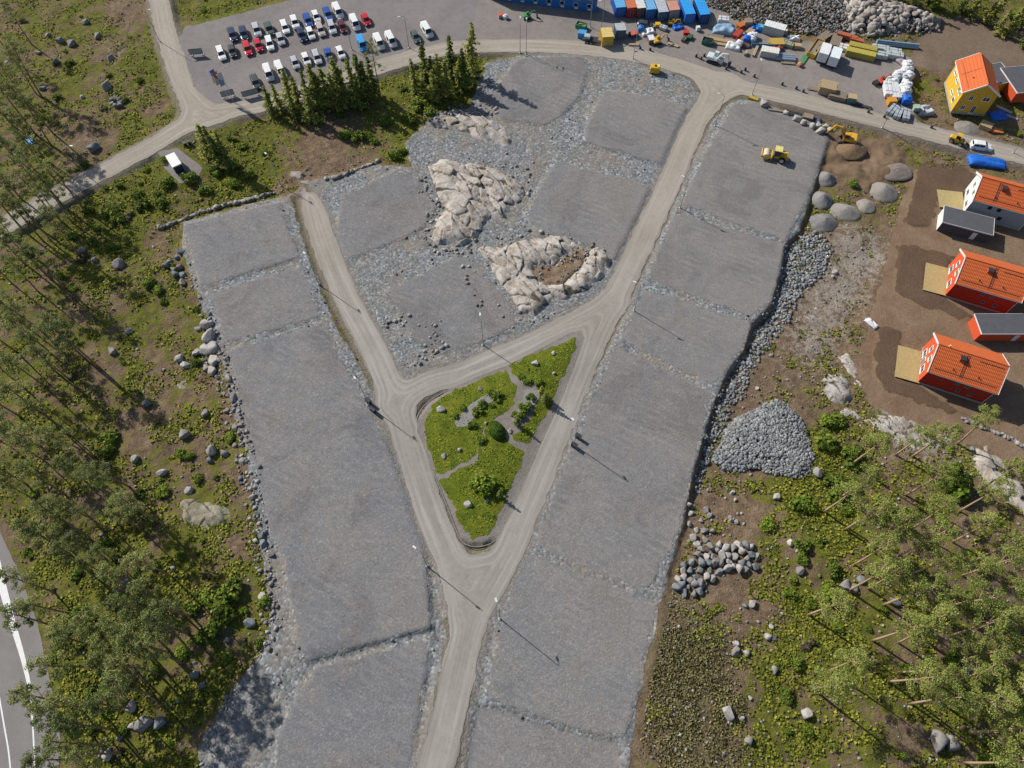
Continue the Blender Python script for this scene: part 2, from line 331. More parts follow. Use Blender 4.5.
def mat_rock(name, lo, mid, hi, crack=True):
    m, nt, b = newmat(name); p = wpos(nt)
    n1 = noise(nt, p, .6, 5, .7, .5); n2 = noise(nt, p, 3.2, 4, .8)
    c = ramp(nt, n1, [(.25, lo), (.5, mid), (.75, hi)])
    c = mix(nt, maprange(nt, n2, .45, .75, 0, .45), c, mix(nt, 1, c, (.55, .52, .5), 'MULTIPLY'))
    if crack:
        n3 = noise(nt, p, .35, 5, .75, 1.5); c = mix(nt, maprange(nt, n3, .46, .6, 0, .65), c, (.19, .14, .09))
        k = attr(nt, 'crack')
        c = mix(nt, maprange(nt, math_(nt, 'ADD', k, math_(nt, 'MULTIPLY', n2, .4)), .5, .85, 0, .9), c, (.085, .068, .048))
    fin(nt, b, c, .9, .2); bump(nt, b, n2, .6, .15); return m
def mat_stone(name, cols):
    m, nt, b = newmat(name); p = wpos(nt)
    g = nd(nt, 'NewGeometry').outputs['Random Per Island']
    c = ramp(nt, g, [(k / (len(cols) - 1), q) for k, q in enumerate(cols)])
    n2 = noise(nt, p, 4, 3, .7)
    c = mix(nt, maprange(nt, n2, .4, .7, 0, .4), c, mix(nt, 1, c, (.6, .6, .6), 'MULTIPLY'))
    fin(nt, b, c, .9, .2); return m
def mat_leaf(name, cols, trans=.25, sc=.5):
    m, nt, b = newmat(name); p = wpos(nt)
    g = nd(nt, 'NewGeometry').outputs['Random Per Island']; n1 = noise(nt, p, sc, 3, .6)
    oi = nd(nt, 'ObjectInfo').outputs['Random']
    f = math_(nt, 'ADD', math_(nt, 'MULTIPLY', g, .5), math_(nt, 'ADD', math_(nt, 'MULTIPLY', n1, .5), math_(nt, 'MULTIPLY', math_(nt, 'SUBTRACT', oi, .5), .35)))
    c = ramp(nt, f, [(.15 + .7 * k / (len(cols) - 1), q) for k, q in enumerate(cols)])
    fin(nt, b, c, .75, .15)
    t = nd(nt, 'BsdfTranslucent'); nt.links.new(c, t.inputs[0]); ms = nd(nt, 'MixShader'); ms.inputs[0].default_value = trans
    nt.links.new(b.outputs[0], ms.inputs[1]); nt.links.new(t.outputs[0], ms.inputs[2]); nt.links.new(ms.outputs[0], nt.nodes['Material Output'].inputs[0])
    return m
_mc = {}
def M(name, col=None, rough=.6, spec=.4, var=.25, metal=0, sc=1.5):
    if name in _mc: return _mc[name]
    m, nt, b = newmat(name); p = opos(nt); n1 = noise(nt, p, sc, 4, .7)
    c = mix(nt, maprange(nt, n1, .3, .7, 0, var), tuple(col), mix(nt, 1, tuple(col), (.45, .43, .4), 'MULTIPLY'))
    fin(nt, b, c, rough, spec); b.inputs['Metallic'].default_value = metal
    _mc[name] = m; return m

# ------------------------------------------------------------------ mesh and object helpers
def mesh_np(name, V, F, mats, attrs=None, smooth=False, uv=None):
    me = bpy.data.meshes.new(name); V = np.asarray(V, np.float32)
    me.vertices.add(len(V)); me.vertices.foreach_set('co', V.ravel())
    if isinstance(F, np.ndarray): F = [F]
    F = [f for f in F if len(f)]
    nl = sum(f.size for f in F); npoly = sum(len(f) for f in F)
    me.loops.add(nl); me.loops.foreach_set('vertex_index', np.concatenate([f.ravel() for f in F]).astype(np.int32))
    me.polygons.add(npoly)
    st = []; o = 0
    for f in F: st.append(o + np.arange(len(f)) * f.shape[1]); o += f.size
    me.polygons.foreach_set('loop_start', np.concatenate(st).astype(np.int32))
    if smooth: me.polygons.foreach_set('use_smooth', np.ones(npoly, bool))
    me.update(calc_edges=True); me.validate()
    for k, a in (attrs or {}).items():
        at = me.attributes.new(k, 'FLOAT', 'POINT'); at.data.foreach_set('value', np.asarray(a, np.float32))
    for q in (mats if isinstance(mats, (list, tuple)) else [mats]): me.materials.append(q)
    return me
def link(name, me, parent=None):
    o = bpy.data.objects.new(name, me); C.objects.link(o)
    if parent: o.parent = parent
    return o
def tag(o, label=None, cat=None, group=None, kind=None):
    for k, v in (('label', label), ('category', cat), ('group', group), ('kind', kind)):
        if v: o[k] = v
    return o
def thing(name, label, cat, loc=(0, 0, 0), rz=0, group=None):
    o = bpy.data.objects.new(name, None); C.objects.link(o); o.empty_display_size = .3
    o.location = loc; o.rotation_euler = (0, 0, rz); return tag(o, label, cat, group)
def struct(name, me): return tag(link(name, me), kind='structure')
def copy_tree(o, parent=None):
    c = o.copy(); C.objects.link(c); c.parent = parent
    for ch in list(o.children): copy_tree(ch, c)
    return c
class MB:
    "collects shapes into one mesh"
    def __init__(s): s.v = []; s.f = []
    def add(s, V, F, M4=None):
        n = len(s.v)
        for q in V:
            q = Vector(q); s.v.append(M4 @ q if M4 else q)
        s.f += [tuple(n + i for i in f) for f in F]; return s
    def box(s, cx, cy, cz, sx, sy, sz, M4=None, top=1.0, topy=None):
        a, b, c = sx / 2, sy / 2, sz / 2; ty = top if topy is None else topy
        V = [(cx + x * a * (top if z > 0 else 1), cy + y * b * (ty if z > 0 else 1), cz + z * c) for z in (-1, 1) for x, y in ((-1, -1), (1, -1), (1, 1), (-1, 1))]
        return s.add(V, [(3, 2, 1, 0), (4, 5, 6, 7), (0, 1, 5, 4), (1, 2, 6, 5), (2, 3, 7, 6), (3, 0, 4, 7)], M4)
    def tube(s, pts, rad, n=8, cap=True):
        pts = [Vector(p) for p in pts]
        if not isinstance(rad, (list, tuple)): rad = [rad] * len(pts)
        base = len(s.v)
        for k, p in enumerate(pts):
            d = (pts[min(k + 1, len(pts) - 1)] - pts[max(k - 1, 0)]).normalized()
            a = d.orthogonal().normalized(); b = d.cross(a)
            if abs(d.z) < .95: a = Vector((0, 0, 1)).cross(d).normalized(); b = d.cross(a)
            for i in range(n):
                t = 2 * math.pi * i / n; s.v.append(p + (a * math.cos(t) + b * math.sin(t)) * rad[k])
        for k in range(len(pts) - 1):
            for i in range(n):
                j = (i + 1) % n; s.f.append((base + k * n + i, base + k * n + j, base + (k + 1) * n + j, base + (k + 1) * n + i))
        if cap:
            s.f.append(tuple(base + i for i in reversed(range(n)))); s.f.append(tuple(base + (len(pts) - 1) * n + i for i in range(n)))
        return s
    def lathe(s, prof, n=12, M4=None):
        V = []; F = []
        for r, z in prof: V += [(r * math.cos(2 * math.pi * i / n), r * math.sin(2 * math.pi * i / n), z) for i in range(n)]
        for k in range(len(prof) - 1):
            for i in range(n):
                j = (i + 1) % n; F.append((k * n + i, k * n + j, (k + 1) * n + j, (k + 1) * n + i))
        F.append(tuple(reversed(range(n)))); F.append(tuple((len(prof) - 1) * n + i for i in range(n)))
        return s.add(V, F, M4)
    def prism(s, poly, y0, y1, M4=None):
        "outline in x,z pushed along y"
        n = len(poly); V = [(x, y0, z) for x, z in poly] + [(x, y1, z) for x, z in poly]
        F = [tuple(range(n)), tuple(range(2 * n - 1, n - 1, -1))] + [(i, n + i, n + (i + 1) % n, (i + 1) % n) for i in range(n)]
        return s.add(V, F, M4)
    def mesh(s, name, mat, bevel=0, smooth=False, seg=2):
        me = bpy.data.meshes.new(name); me.from_pydata([tuple(q) for q in s.v], [], s.f)
        bm = bmesh.new(); bm.from_mesh(me)
        bmesh.ops.recalc_face_normals(bm, faces=bm.faces)
        if bevel: bmesh.ops.bevel(bm, geom=[e for e in bm.edges if e.calc_face_angle(0) > .5], offset=bevel, segments=seg, affect='EDGES', clamp_overlap=True)
        if smooth:
            for f in bm.faces: f.smooth = True
        bm.to_mesh(me); bm.free()
        for q in (mat if isinstance(mat, (list, tuple)) else [mat]): me.materials.append(q)
        return me
    def build(s, name, mat, parent=None, **kw): return link(name, s.mesh(name, mat, **kw), parent)
def TR(x=0, y=0, z=0, rz=0, ry=0, rx=0):
    return Matrix.Translation((x, y, z)) @ Matrix.Rotation(rz, 4, 'Z') @ Matrix.Rotation(ry, 4, 'Y') @ Matrix.Rotation(rx, 4, 'X')

# ------------------------------------------------------------------ ground sheets cut from the survey grid
def zone_mesh(name, sd, off, mat, rough=0.25, seed=0, extra=None, drop=True):
    "the part of the grid where sd > 0, edge interpolated, lying OFF above the ground"
    s = sd + rough * fbm(GX, GY, 1.3, 100 + seed, 3) * 2 if rough else sd.copy()
    s = np.where(np.abs(s) < 1e-4, 1e-4, s); ins = s > 0
    c = ins[:-1, :-1].astype(int) + ins[:-1, 1:] + ins[1:, 1:] + ins[1:, :-1]
    idx = np.arange(NX * NY).reshape(NY, NX)
    j, i = np.where(c == 4)
    quads = np.stack([idx[j, i], idx[j, i + 1], idx[j + 1, i + 1], idx[j + 1, i]], 1)
    ev = {}; nv = []; polys = {3: [], 4: [], 5: [], 6: []}; base = NX * NY
    sf = s.ravel()
    for jj, ii in zip(*np.where((c > 0) & (c < 4))):
        cor = [idx[jj, ii], idx[jj, ii + 1], idx[jj + 1, ii + 1], idx[jj + 1, ii]]; out = []
        for k in range(4):
            a, b = cor[k], cor[(k + 1) % 4]
            if sf[a] > 0: out.append(a)
            if (sf[a] > 0) != (sf[b] > 0):
                key = (min(a, b), max(a, b))
                if key not in ev: ev[key] = base + len(nv); nv.append((key[0], key[1], sf[key[0]] / (sf[key[0]] - sf[key[1]])))
                out.append(ev[key])
        if len(out) >= 3: polys[len(out)].append(out)
    X, Y, Z = GX.ravel(), GY.ravel(), H0.ravel()
    at = {'sd': sd.ravel()}; at.update({k: v.ravel() for k, v in (extra or {}).items()})
    if nv:
        a = np.array([q[0] for q in nv]); b = np.array([q[1] for q in nv]); t = np.array([q[2] for q in nv])
        L = lambda A: np.concatenate([A, A[a] * (1 - t) + A[b] * t])
        X, Y, Z = L(X), L(Y), L(Z); at = {k: L(v) for k, v in at.items()}
    F = [quads] + [np.array(polys[k]).reshape(-1, k) for k in (3, 4, 5, 6)]
    F = [f.astype(int) for f in F if len(f)]
    used = np.unique(np.concatenate([f.ravel() for f in F])); re = np.zeros(len(X), int); re[used] = np.arange(len(used))
    V = np.stack([X, Y, Z + off], 1)[used]
    return mesh_np(name, V, [re[f] for f in F], mat, {k: v[used] for k, v in at.items()}, smooth=True)

# where the wild ground is green, pale or scrubby (photograph pixel, radius in pixels, amount)
def blobs(lst):
    o = np.zeros(GX.shape)
    for px, py, r, a in lst:
        x, y = P(px, py); sc = 115 / (FPX * cT + (py - 384) * sT) * r
        d2 = ((GX - x) ** 2 + (GY - y) ** 2 * .6) / (sc * sc); o += a * np.exp(-d2)
    return o
cx_ = 8 + .35 * GY
green = np.where(GX < cx_, .5, .32)
green = green + blobs([(60, 60, 60, .1), (240, 150, 45, .25), (130, 190, 60, .4), (220, 10, 30, .6), (430, 100, 50, .4), (270, 150, 30, .2), (820, 470, 45, .5), (880, 700, 90, .12), (880, 600, 60, .1), (800, 600, 14, .8),
 (775, 690, 22, .4), (830, 640, 30, .4), (790, 740, 45, .3), (960, 10, 40, .6), (770, 545, 20, .3), (830, 525, 25, .4), (95, 620, 60, .25), (60, 690, 40, .3), (180, 560, 40, .15), (150, 60, 18, .35), (135, 110, 25, .3), (450, 65, 45, .5), (150, 300, 40, .1),
 (110, 45, 12, -.5), (85, 140, 30, -.55), (150, 105, 14, -.6), (325, 160, 35, -.8), (190, 470, 25, -.25), (225, 420, 16, -.5), (238, 480, 14, -.5), (245, 540, 14, -.5), (210, 380, 14, -.4), (150, 400, 25, -.25), (120, 420, 20, -.2), (165, 230, 25, -.25), (130, 8, 20, -.6), (750, 310, 60, -.6), (760, 400, 40, -.4), (700, 520, 40, -.45), (160, 350, 20, -.3), (685, 690, 55, -.55), (665, 640, 30, -.35), (700, 750, 45, -.3), (740, 600, 40, -.3), (870, 280, 40, -.5), (925, 90, 12, .35)])
pale = blobs([(800, 270, 35, .22), (850, 240, 35, .3), (790, 350, 40, .2), (880, 250, 30, .3), (850, 300, 35, .2), (108, 38, 9, .5), (118, 48, 10, .5), (90, 135, 16, .35), (5, 60, 10, .3), (830, 300, 40, .3), (815, 340, 30, .45), (845, 290, 20, .2), (860, 250, 30, .3), (780, 230, 10, .2), (935, 440, 40, .4), (985, 470, 25, .4), (900, 420, 30, .5), (890, 30, 60, .3), (170, 480, 12, .2), (200, 400, 10, .2)])
scrub = blobs([(680, 700, 45, 1), (665, 640, 35, .8), (700, 650, 30, .7), (720, 740, 40, .7)])
d_road = np.maximum(sd_road, sd_park - 1.5)
xs_o = np.cumsum(np.geomspace(1.5, 420, 18)); FULL_X = np.concatenate([gx[0] - xs_o[::-1], gx, gx[-1] + xs_o]); FULL_Y = np.concatenate([gy[0] - xs_o[::-1], gy, gy[-1] + xs_o])
FX, FY = np.meshgrid(FULL_X, FULL_Y); n_ = len(xs_o)
pad = lambda A: np.pad(A, n_, mode='edge')
FZ = pad(H0); dist_ = np.maximum(np.maximum(gx[0] - FX, FX - gx[-1]), np.maximum(gy[0] - FY, FY - gy[-1]))
FZ = FZ + np.where(dist_ > 0, 2.5 * fbm(FX, FY, 60, 5, 3) * sstep(0, 40, dist_), 0)
# under the laid sheets the base sheet dips a little so that nothing shares a plane
under = np.maximum.reduce([sd_road, sd_left, sd_mid, sd_right, sd_park, sd_yard, sd_island, sd_hwy, sd_soil])
FZ = FZ - pad(.10 * sstep(.2, 1.2, under))
of_ = sstep(0, 5, dist_); far_ = lambda A, v: (pad(A) * (1 - of_) + v * of_).ravel()
idx = np.arange(FX.size).reshape(FX.shape)
Q = np.stack([idx[:-1, :-1].ravel(), idx[:-1, 1:].ravel(), idx[1:, 1:].ravel(), idx[1:, :-1].ravel()], 1)
struct('ground', mesh_np('ground', np.stack([FX.ravel(), FY.ravel(), FZ.ravel()], 1), Q, mat_ground(),
       {'green': far_(green, .5), 'pale': far_(pale, 0), 'scrub': far_(scrub, 0), 'd_road': far_(d_road, FAR)}, smooth=True))
m_cr, m_pl = mat_crushed(), mat_plot()
ex = {'d_road': d_road}
struct('gravel_strip', zone_mesh('gravel_strip', sd_left, .02, m_cr, .5, 1, ex)); struct('gravel_strip', zone_mesh('gravel_strip', sd_right, .02, m_cr, .35, 2, ex))
struct('gravel_field', zone_mesh('gravel_field', sd_mid, .02, m_cr, .5, 3, ex))
for k, s in enumerate(sd_plots): struct('gravel_plot', zone_mesh('gravel_plot', s, .045, m_pl, .45, 10 + k))
m_lot = mat_lot('packed_gravel', (.175, .16, .155), (.215, .195, .187))
m_yd = mat_lot('yard_gravel', (.19, .168, .155), (.235, .21, .195))
struct('parking_lot', zone_mesh('parking_lot', sd_park, .025, m_lot, .3, 40)); struct('construction_yard', zone_mesh('construction_yard', sd_yard, .035, m_yd, .4, 41))
struct('gravel_apron', zone_mesh('gravel_apron', sd_apron, .03, m_lot, .1, 42))
struct('soil_field', zone_mesh('soil_field', sd_soil, .02, mat_soil('graded_soil', (.175, .115, .072), (.23, .165, .11)), .5, 43))
m_sd = mat_soil('top_soil', (.105, .068, .045), (.13, .088, .058))
for k, s in enumerate(sd_soild): struct('soil_bed', zone_mesh('soil_bed', s, .04, m_sd, .55, 44 + k))
struct('soil_field', zone_mesh('soil_field', sd_topsoil, .02, mat_soil('bare_soil', (.155, .115, .085), (.19, .145, .105)), .8, 50))
struct('dug_earth', zone_mesh('dug_earth', sd_dig, .03, mat_soil('dug_earth', (.14, .095, .06), (.22, .155, .1)), .8, 51))
struct('road', zone_mesh('road', sd_road, .06, mat_road(), .26, 52))
# bottom left: the asphalt road with its painted lines
m_as, nt_, b_ = newmat('asphalt'); p_ = wpos(nt_); n_1 = noise(nt_, p_, .3, 4, .7); n_2 = noise(nt_, p_, 4, 3, .8)
c_ = ramp(nt_, n_1, [(.3, (.185, .172, .165)), (.7, (.225, .21, .2))]); c_ = mix(nt_, maprange(nt_, n_2, .4, .7, 0, .3), c_, (.13, .125, .12)); fin(nt_, b_, c_, .9, .2)
struct('highway', zone_mesh('highway', sd_hwy, .03, m_as, .05, 53))
def strip_mesh(pts, wd, z, name, mat):
    l = smooth_line([P(a, b, z) for a, b in pts], 5); V = []; F = []
    for k, q in enumerate(l):
        d = l[min(k + 1, len(l) - 1)] - l[max(k - 1, 0)]; nn = np.array([-d[1], d[0]]) / (np.hypot(*d) + 1e-9)
        w_ = wd if not isinstance(wd, tuple) else wd[0] + (wd[1] - wd[0]) * k / (len(l) - 1)
        for s in (-1, 1): V.append((*(q + nn * s * w_ / 2), z))
    for k in range(len(l) - 1): F.append((2 * k, 2 * k + 2, 2 * k + 3, 2 * k + 1))
    return mesh_np(name, V, np.array(F), mat)
m_paint = M('road_paint', (.72, .72, .7), .8, .2, .25)
for pts, wd in (([(-4, 562), (6, 600), (13, 625), (22, 655), (29, 684)], (1.3, .5)), ([(29, 686), (32, 715), (34, 750), (36, 800)], .22), ([(-2, 690), (4, 725), (9, 755), (13, 800)], .22)):
    struct('road_marking', strip_mesh(pts, wd, -1.955, 'road_marking', m_paint))

# the planted island
LAWN = [[(506, 372), (487, 377), (470, 384), (440, 399), (425, 419), (423.5, 434), (437, 473), (456, 468), (474, 459), (482, 449), (483, 431), (497, 419), (513, 404), (516, 389), (510, 377)],
 [(509, 366), (542, 351), (576, 338), (575, 347), (560, 383), (551, 407), (536, 432), (530, 443), (513, 440), (507, 431), (516, 436), (528, 425), (538, 400), (536, 385), (524, 385), (518, 378)],
 [(485, 431), (495, 420), (501, 428), (509, 443), (524, 453), (515, 479), (500, 512), (489, 534), (473, 540), (464, 530), (440, 480), (458, 473), (476, 462), (483, 449)]]
m_lawn = mat_lawn()
struct('garden_bed', zone_mesh('garden_bed', sd_island, .07, mat_soil('bed_gravel', (.185, .165, .145), (.235, .215, .195)), .05, 60))
sd_lawns = [sdf_poly(l) for l in LAWN]
for k, s in enumerate(sd_lawns): struct('lawn', zone_mesh('lawn', s, .10, m_lawn, .45, 61 + k))
# kerb round the island
def loop_pts(poly, step):
    l = smooth_line(list(PP(poly)) + [PP(poly)[0]], 6); return l
kb = MB(); kl = loop_pts(ISLAND, 1)
prev = None; V = []; F = []
for k, q in enumerate(kl):
    d = kl[(k + 1) % len(kl)] - kl[k - 1]; nn = np.array([-d[1], d[0]]) / (np.hypot(*d) + 1e-9)
    for s, z in ((-.07, -.1), (-.07, .05), (.07, .05), (.07, -.1)): V.append((*(q + nn * s), z + .03))
n4 = len(kl)
for k in range(n4 - 1):
    for a in range(3): F.append((4 * k + a, 4 * k + a + 1, 4 * k + 5 + a, 4 * k + 4 + a))
struct('kerb', mesh_np('kerb', V, np.array(F), M('kerb_stone', (.24, .22, .2), .9, .2, .4)))

# ================================================================== vegetation
def quads_from(c, nrm, size, asp=1.0, rs=rng):
    "one leaf-sized quad per centre"
    n = len(c); nrm = nrm / (np.linalg.norm(nrm, axis=1, keepdims=True) + 1e-9)
    a = np.cross(nrm, rs.normal(size=(n, 3))); a /= np.linalg.norm(a, axis=1, keepdims=True) + 1e-9
    b = np.cross(nrm, a); s = np.asarray(size).reshape(-1, 1) / 2
    V = np.stack([c - a * s - b * s * asp, c + a * s - b * s * asp, c + a * s * .6 + b * s * asp, c - a * s * .6 + b * s * asp], 1).reshape(-1, 3)
    return V, np.arange(4 * n).reshape(-1, 4)
m_pine = mat_leaf('pine_needles', [(0.071, 0.099, 0.039), (0.180, 0.217, 0.069), (0.277, 0.307, 0.095), (0.409, 0.393, 0.158)])
m_pine2 = mat_leaf('yellow_green_pine_needles', [(0.085, 0.115, 0.026), (0.180, 0.222, 0.049), (0.266, 0.297, 0.071), (0.362, 0.366, 0.117)])  # yellower green needles of the right wood
m_spruce = mat_leaf('spruce_needles', [(0.054, 0.080, 0.021), (0.133, 0.164, 0.035), (0.232, 0.254, 0.052), (0.386, 0.360, 0.080)], .15)
m_shrub = mat_leaf('shrub_leaves', [(0.043, 0.065, 0.011), (0.101, 0.144, 0.020), (0.159, 0.215, 0.029), (0.215, 0.259, 0.043)])
m_shrub2 = mat_leaf('bright_shrub_leaves', [(0.061, 0.091, 0.012), (0.121, 0.182, 0.020), (0.182, 0.242, 0.029), (0.242, 0.290, 0.043)])
m_dry = mat_leaf('dry_shrub_leaves', [(.05, .045, .025), (.11, .095, .05), (.16, .14, .07), (.2, .19, .09)])
m_bark = M('pine_bark', (.27, .19, .13), .9, .1, .6, sc=3); m_bark2 = M('grey_bark', (.2, .17, .14), .9, .1, .6, sc=3)

def pine_meshes(seed, bare=.5, wide=2.4, n=16, leaf=m_pine, bark=None):
    "a tree of unit scale: 15 m tall"
    r = np.random.default_rng(seed); hgt = 15.0
    tb = MB(); bend = r.normal(size=2) * .35
    tr = [(bend[0] * (t ** 2), bend[1] * t * t, hgt * t * .97) for t in np.linspace(0, 1, 8)]
    tb.tube(tr, [.23 * (1 - .8 * t) for t in np.linspace(0, 1, 8)], 7)
    cs = []; ns = []; ss = []
    ga = r.random() * 6
    for k in range(n):
        t = (k + r.random() * .8) / n; z = hgt * (bare + (1 - bare) * t); rr = wide * (1 - t ** 2.4) ** .6 * (.45 + .75 * r.random()) * (0.7 + .3 * min(1, t * 5))
        ga += 2.4 + r.normal() * .4
        bx_, by_ = bend * (z / hgt) ** 2
        c = np.array([bx_ + rr * math.cos(ga) * .85, by_ + rr * math.sin(ga) * .85, z + r.normal() * .3 + .1 * rr])
        tb.tube([(bx_, by_, z - .25 * rr), (bx_ * .5 + c[0] * .5, by_ * .5 + c[1] * .5, z - .1 * rr), tuple(c)], [.06, .045, .02], 4)
        m = int(230 * (.6 + .6 * r.random())); cr = np.array([1.05, 1.05, .5]) * (.65 + .55 * r.random())
        d = r.normal(size=(m, 3)); d /= np.linalg.norm(d, axis=1, keepdims=True); d *= (r.random((m, 1)) ** .45)
        # sub-tufts give the needles a grain
        tuft = r.normal(size=(14, 3)); tuft /= np.linalg.norm(tuft, axis=1, keepdims=True); tuft *= .85
        d = d * .5 + tuft[r.integers(0, 14, m)] * .7
        cs.append(c + d * cr); ns.append(d * .6 + r.normal(size=(m, 3)) * .6 + np.array([0, 0, .7])); ss.append(.09 + .13 * r.random(m))
    V, F = quads_from(np.concatenate(cs), np.concatenate(ns), np.concatenate(ss), .75, r)
    return tb.mesh('pine_trunk', bark or m_bark, smooth=True), mesh_np('pine_crown', V, F, leaf)
def spruce_meshes(seed, wide=1.7, leaf=m_spruce, layers=17):
    r = np.random.default_rng(seed); hgt = 12.0; tb = MB()
    tb.tube([(0, 0, 0), (0, 0, hgt * .5), (0, 0, hgt * .98)], [.17, .1, .02], 7)
    cs = []; ns = []; ss = []
    for k in range(layers):
        t = k / layers; z0 = hgt * (.1 + .87 * t); L = wide * (1 - t) ** .8 * (.75 + .45 * r.random()) + .12
        for q in range(6 if t < .7 else 5):
            a = r.random() * 6.283; Lb = L * (.4 + .75 * r.random()); m = int(6 + 13 * Lb)
            u = r.random(m) ** .75 * Lb; x = u * math.cos(a) + r.normal(size=m) * .1 * (1 + u * .5); y = u * math.sin(a) + r.normal(size=m) * .1 * (1 + u * .5)
            z = z0 - u * .42 + .12 * u * u + r.normal(size=m) * .09
            cs.append(np.stack([x, y, z], 1)); ns.append(np.stack([np.full(m, math.cos(a) * .4), np.full(m, math.sin(a) * .4), np.full(m, 1.0)], 1) + r.normal(size=(m, 3)) * .45); ss.append(.2 + .22 * r.random(m))
            if t < .75: tb.tube([(0, 0, z0), (Lb * .8 * math.cos(a), Lb * .8 * math.sin(a), z0 - .3 * Lb)], [.03, .012], 3, False)
    V, F = quads_from(np.concatenate(cs), np.concatenate(ns), np.concatenate(ss), .8, r)
    return tb.mesh('spruce_trunk', m_bark2, smooth=True), mesh_np('spruce_crown', V, F, leaf)
def shrub_meshes(seed, leaf, flatn=.75, m=420):
    "about 2 m across"
    r = np.random.default_rng(seed); tb = MB(); cs = []; ns = []; ss = []
    for k in range(7):
        a = r.random() * 6.28; q = .15 + .55 * r.random(); c = np.array([q * math.cos(a), q * math.sin(a), (.35 + .4 * r.random()) * flatn])
        tb.tube([(0, 0, 0), tuple(c)], [.035, .012], 4)
        d = r.normal(size=(m // 7, 3)); d /= np.linalg.norm(d, axis=1, keepdims=True); d *= r.random((m // 7, 1)) ** .4
        cs.append(c + d * np.array([.45, .45, .36 * flatn]) * (.7 + .5 * r.random())); ns.append(d + r.normal(size=d.shape) * .5 + np.array([0, 0, .6])); ss.append(.11 + .15 * r.random(len(d)))
    c = np.concatenate(cs); c[:, 2] = np.maximum(c[:, 2], .03)
    V, F = quads_from(c, np.concatenate(ns), np.concatenate(ss), .8, r)
    return tb.mesh('shrub_stem', m_bark2), mesh_np('shrub_foliage', V, F, leaf)
PINES = [pine_meshes(s, b, w_, n, m_pine) for s, b, w_, n in ((1, .52, 2.3, 15), (2, .48, 2.6, 18), (3, .6, 2.2, 13), (4, .55, 2.7, 17), (5, .45, 2.2, 17))]
PINES_R = [pine_meshes(s + 20, b, w_, n, m_pine2, M('pale_pine_bark', (.42, .3, .19), .9, .1, .5, sc=3)) for s, b, w_, n in ((1, .58, 2.3, 14), (2, .56, 2.6, 17), (3, .63, 2.2, 13), (4, .56, 2.7, 16))]
SPRUCES = [spruce_meshes(s, w_) for s, w_ in ((1, 1.9), (2, 2.3), (3, 1.6), (4, 2.0), (5, 2.5))]
SHRUBS = [shrub_meshes(1, m_shrub), shrub_meshes(2, m_shrub), shrub_meshes(3, m_shrub2), shrub_meshes(4, m_shrub2, .6), shrub_meshes(5, m_dry, .5)]
BIRCH = shrub_meshes(9, m_shrub2, 1.3, 900)

PENDING = []           # things whose label is written once everything stands: (object, description, photograph x, y)
def later(o, desc, px, py, cat, group=None):
    o['category'] = cat
    if group: o['group'] = group
    PENDING.append((o, desc, px, py)); return o
def plant(kind, parts, pos, sc, scz, rz, names, lean=0):
    t = bpy.data.objects.new(kind, None); C.objects.link(t); t.empty_display_size = .3
    t.location = pos; t.scale = (sc, sc, scz); t.rotation_euler = (lean * math.cos(rz * 3), lean * math.sin(rz * 3), rz)
    for n, me in zip(names, parts): link(n, me, t)
    return t
def tree_at_crown(kind, protos, px, py, hgt, unit, rel, desc, group, wid=1.0, k=None):
    "stands the tree so that the middle of its crown is where the photograph shows it"
    z = 0
    for _ in range(4):
        x, y = P(px, py, z + hgt * rel); z = hz(x, y)
    m = protos[k if k is not None else random.randrange(len(protos))]
    t = plant(kind, m, (x, y, z - .08), hgt / unit * wid, hgt / unit, random.random() * 6.28, ('trunk', 'crown'), R(random.uniform(0, 5)))
    size = 'tall' if hgt > (14.5 if unit == 15 else 11) else ('short' if hgt < (11.5 if unit == 15 else 7.5) else 'middling')
    later(t, f'{size} {desc}', px, py, 'tree', group); return t
LEFT_PINES = [(10, 205), (28, 212), (16, 240), (32, 256), (8, 265), (48, 222), (2, 225), (15, 322), (46, 322), (66, 334), (20, 346), (40, 352), (4, 300), (12, 390), (34, 408), (16, 440), (4, 420), (85, 478), (106, 488), (60, 502), (42, 512), (118, 512), (75, 540), (25, 535), (52, 556), (100, 548), (128, 500), (5, 482), (30, 470),
  (10, 612), (33, 600), (66, 622), (95, 592), (124, 602), (112, 572), (60, 638), (97, 660), (84, 645), (8, 668), (26, 700), (50, 702), (42, 718), (68, 725), (36, 757), (60, 742), (82, 752), (6, 12), (8, 48), (2, 72), (0, 108), (18, 122), (8, 150), (22, 178), (52, 172), (36, 192), (4, 188), (0, 90), (58, 432), (14, 575), (90, 625), (70, 590), (30, 640), (100, 700), (12, 362)] + [(-14, y_) for y_ in range(20, 480, 34)] + [(22, 92), (14, 60), (20, 108), (30, 160), (44, 186), (24, 140), (78, 560), (110, 640), (50, 660), (88, 520), (30, 530), (60, 460), (95, 460), (28, 435)] + [(140, 590), (150, 622), (130, 640), (122, 665), (142, 560), (108, 685), (162, 600), (118, 625), (148, 655), (90, 700)]  # extra row of pines past the left edge, added to shade the wood
for px, py in LEFT_PINES:
    if py > 560 and px < 105 and random.random() < .38: continue
    tree_at_crown('pine_tree', PINES, px + random.uniform(-3, 3), py + random.uniform(-3, 3), (random.uniform(14, 16.5) if px > 100 and py > 550 else random.uniform(11, 16.5)), 15, .78, 'dark green pine', 'pines in the left wood', .84 if py > 400 else .95)
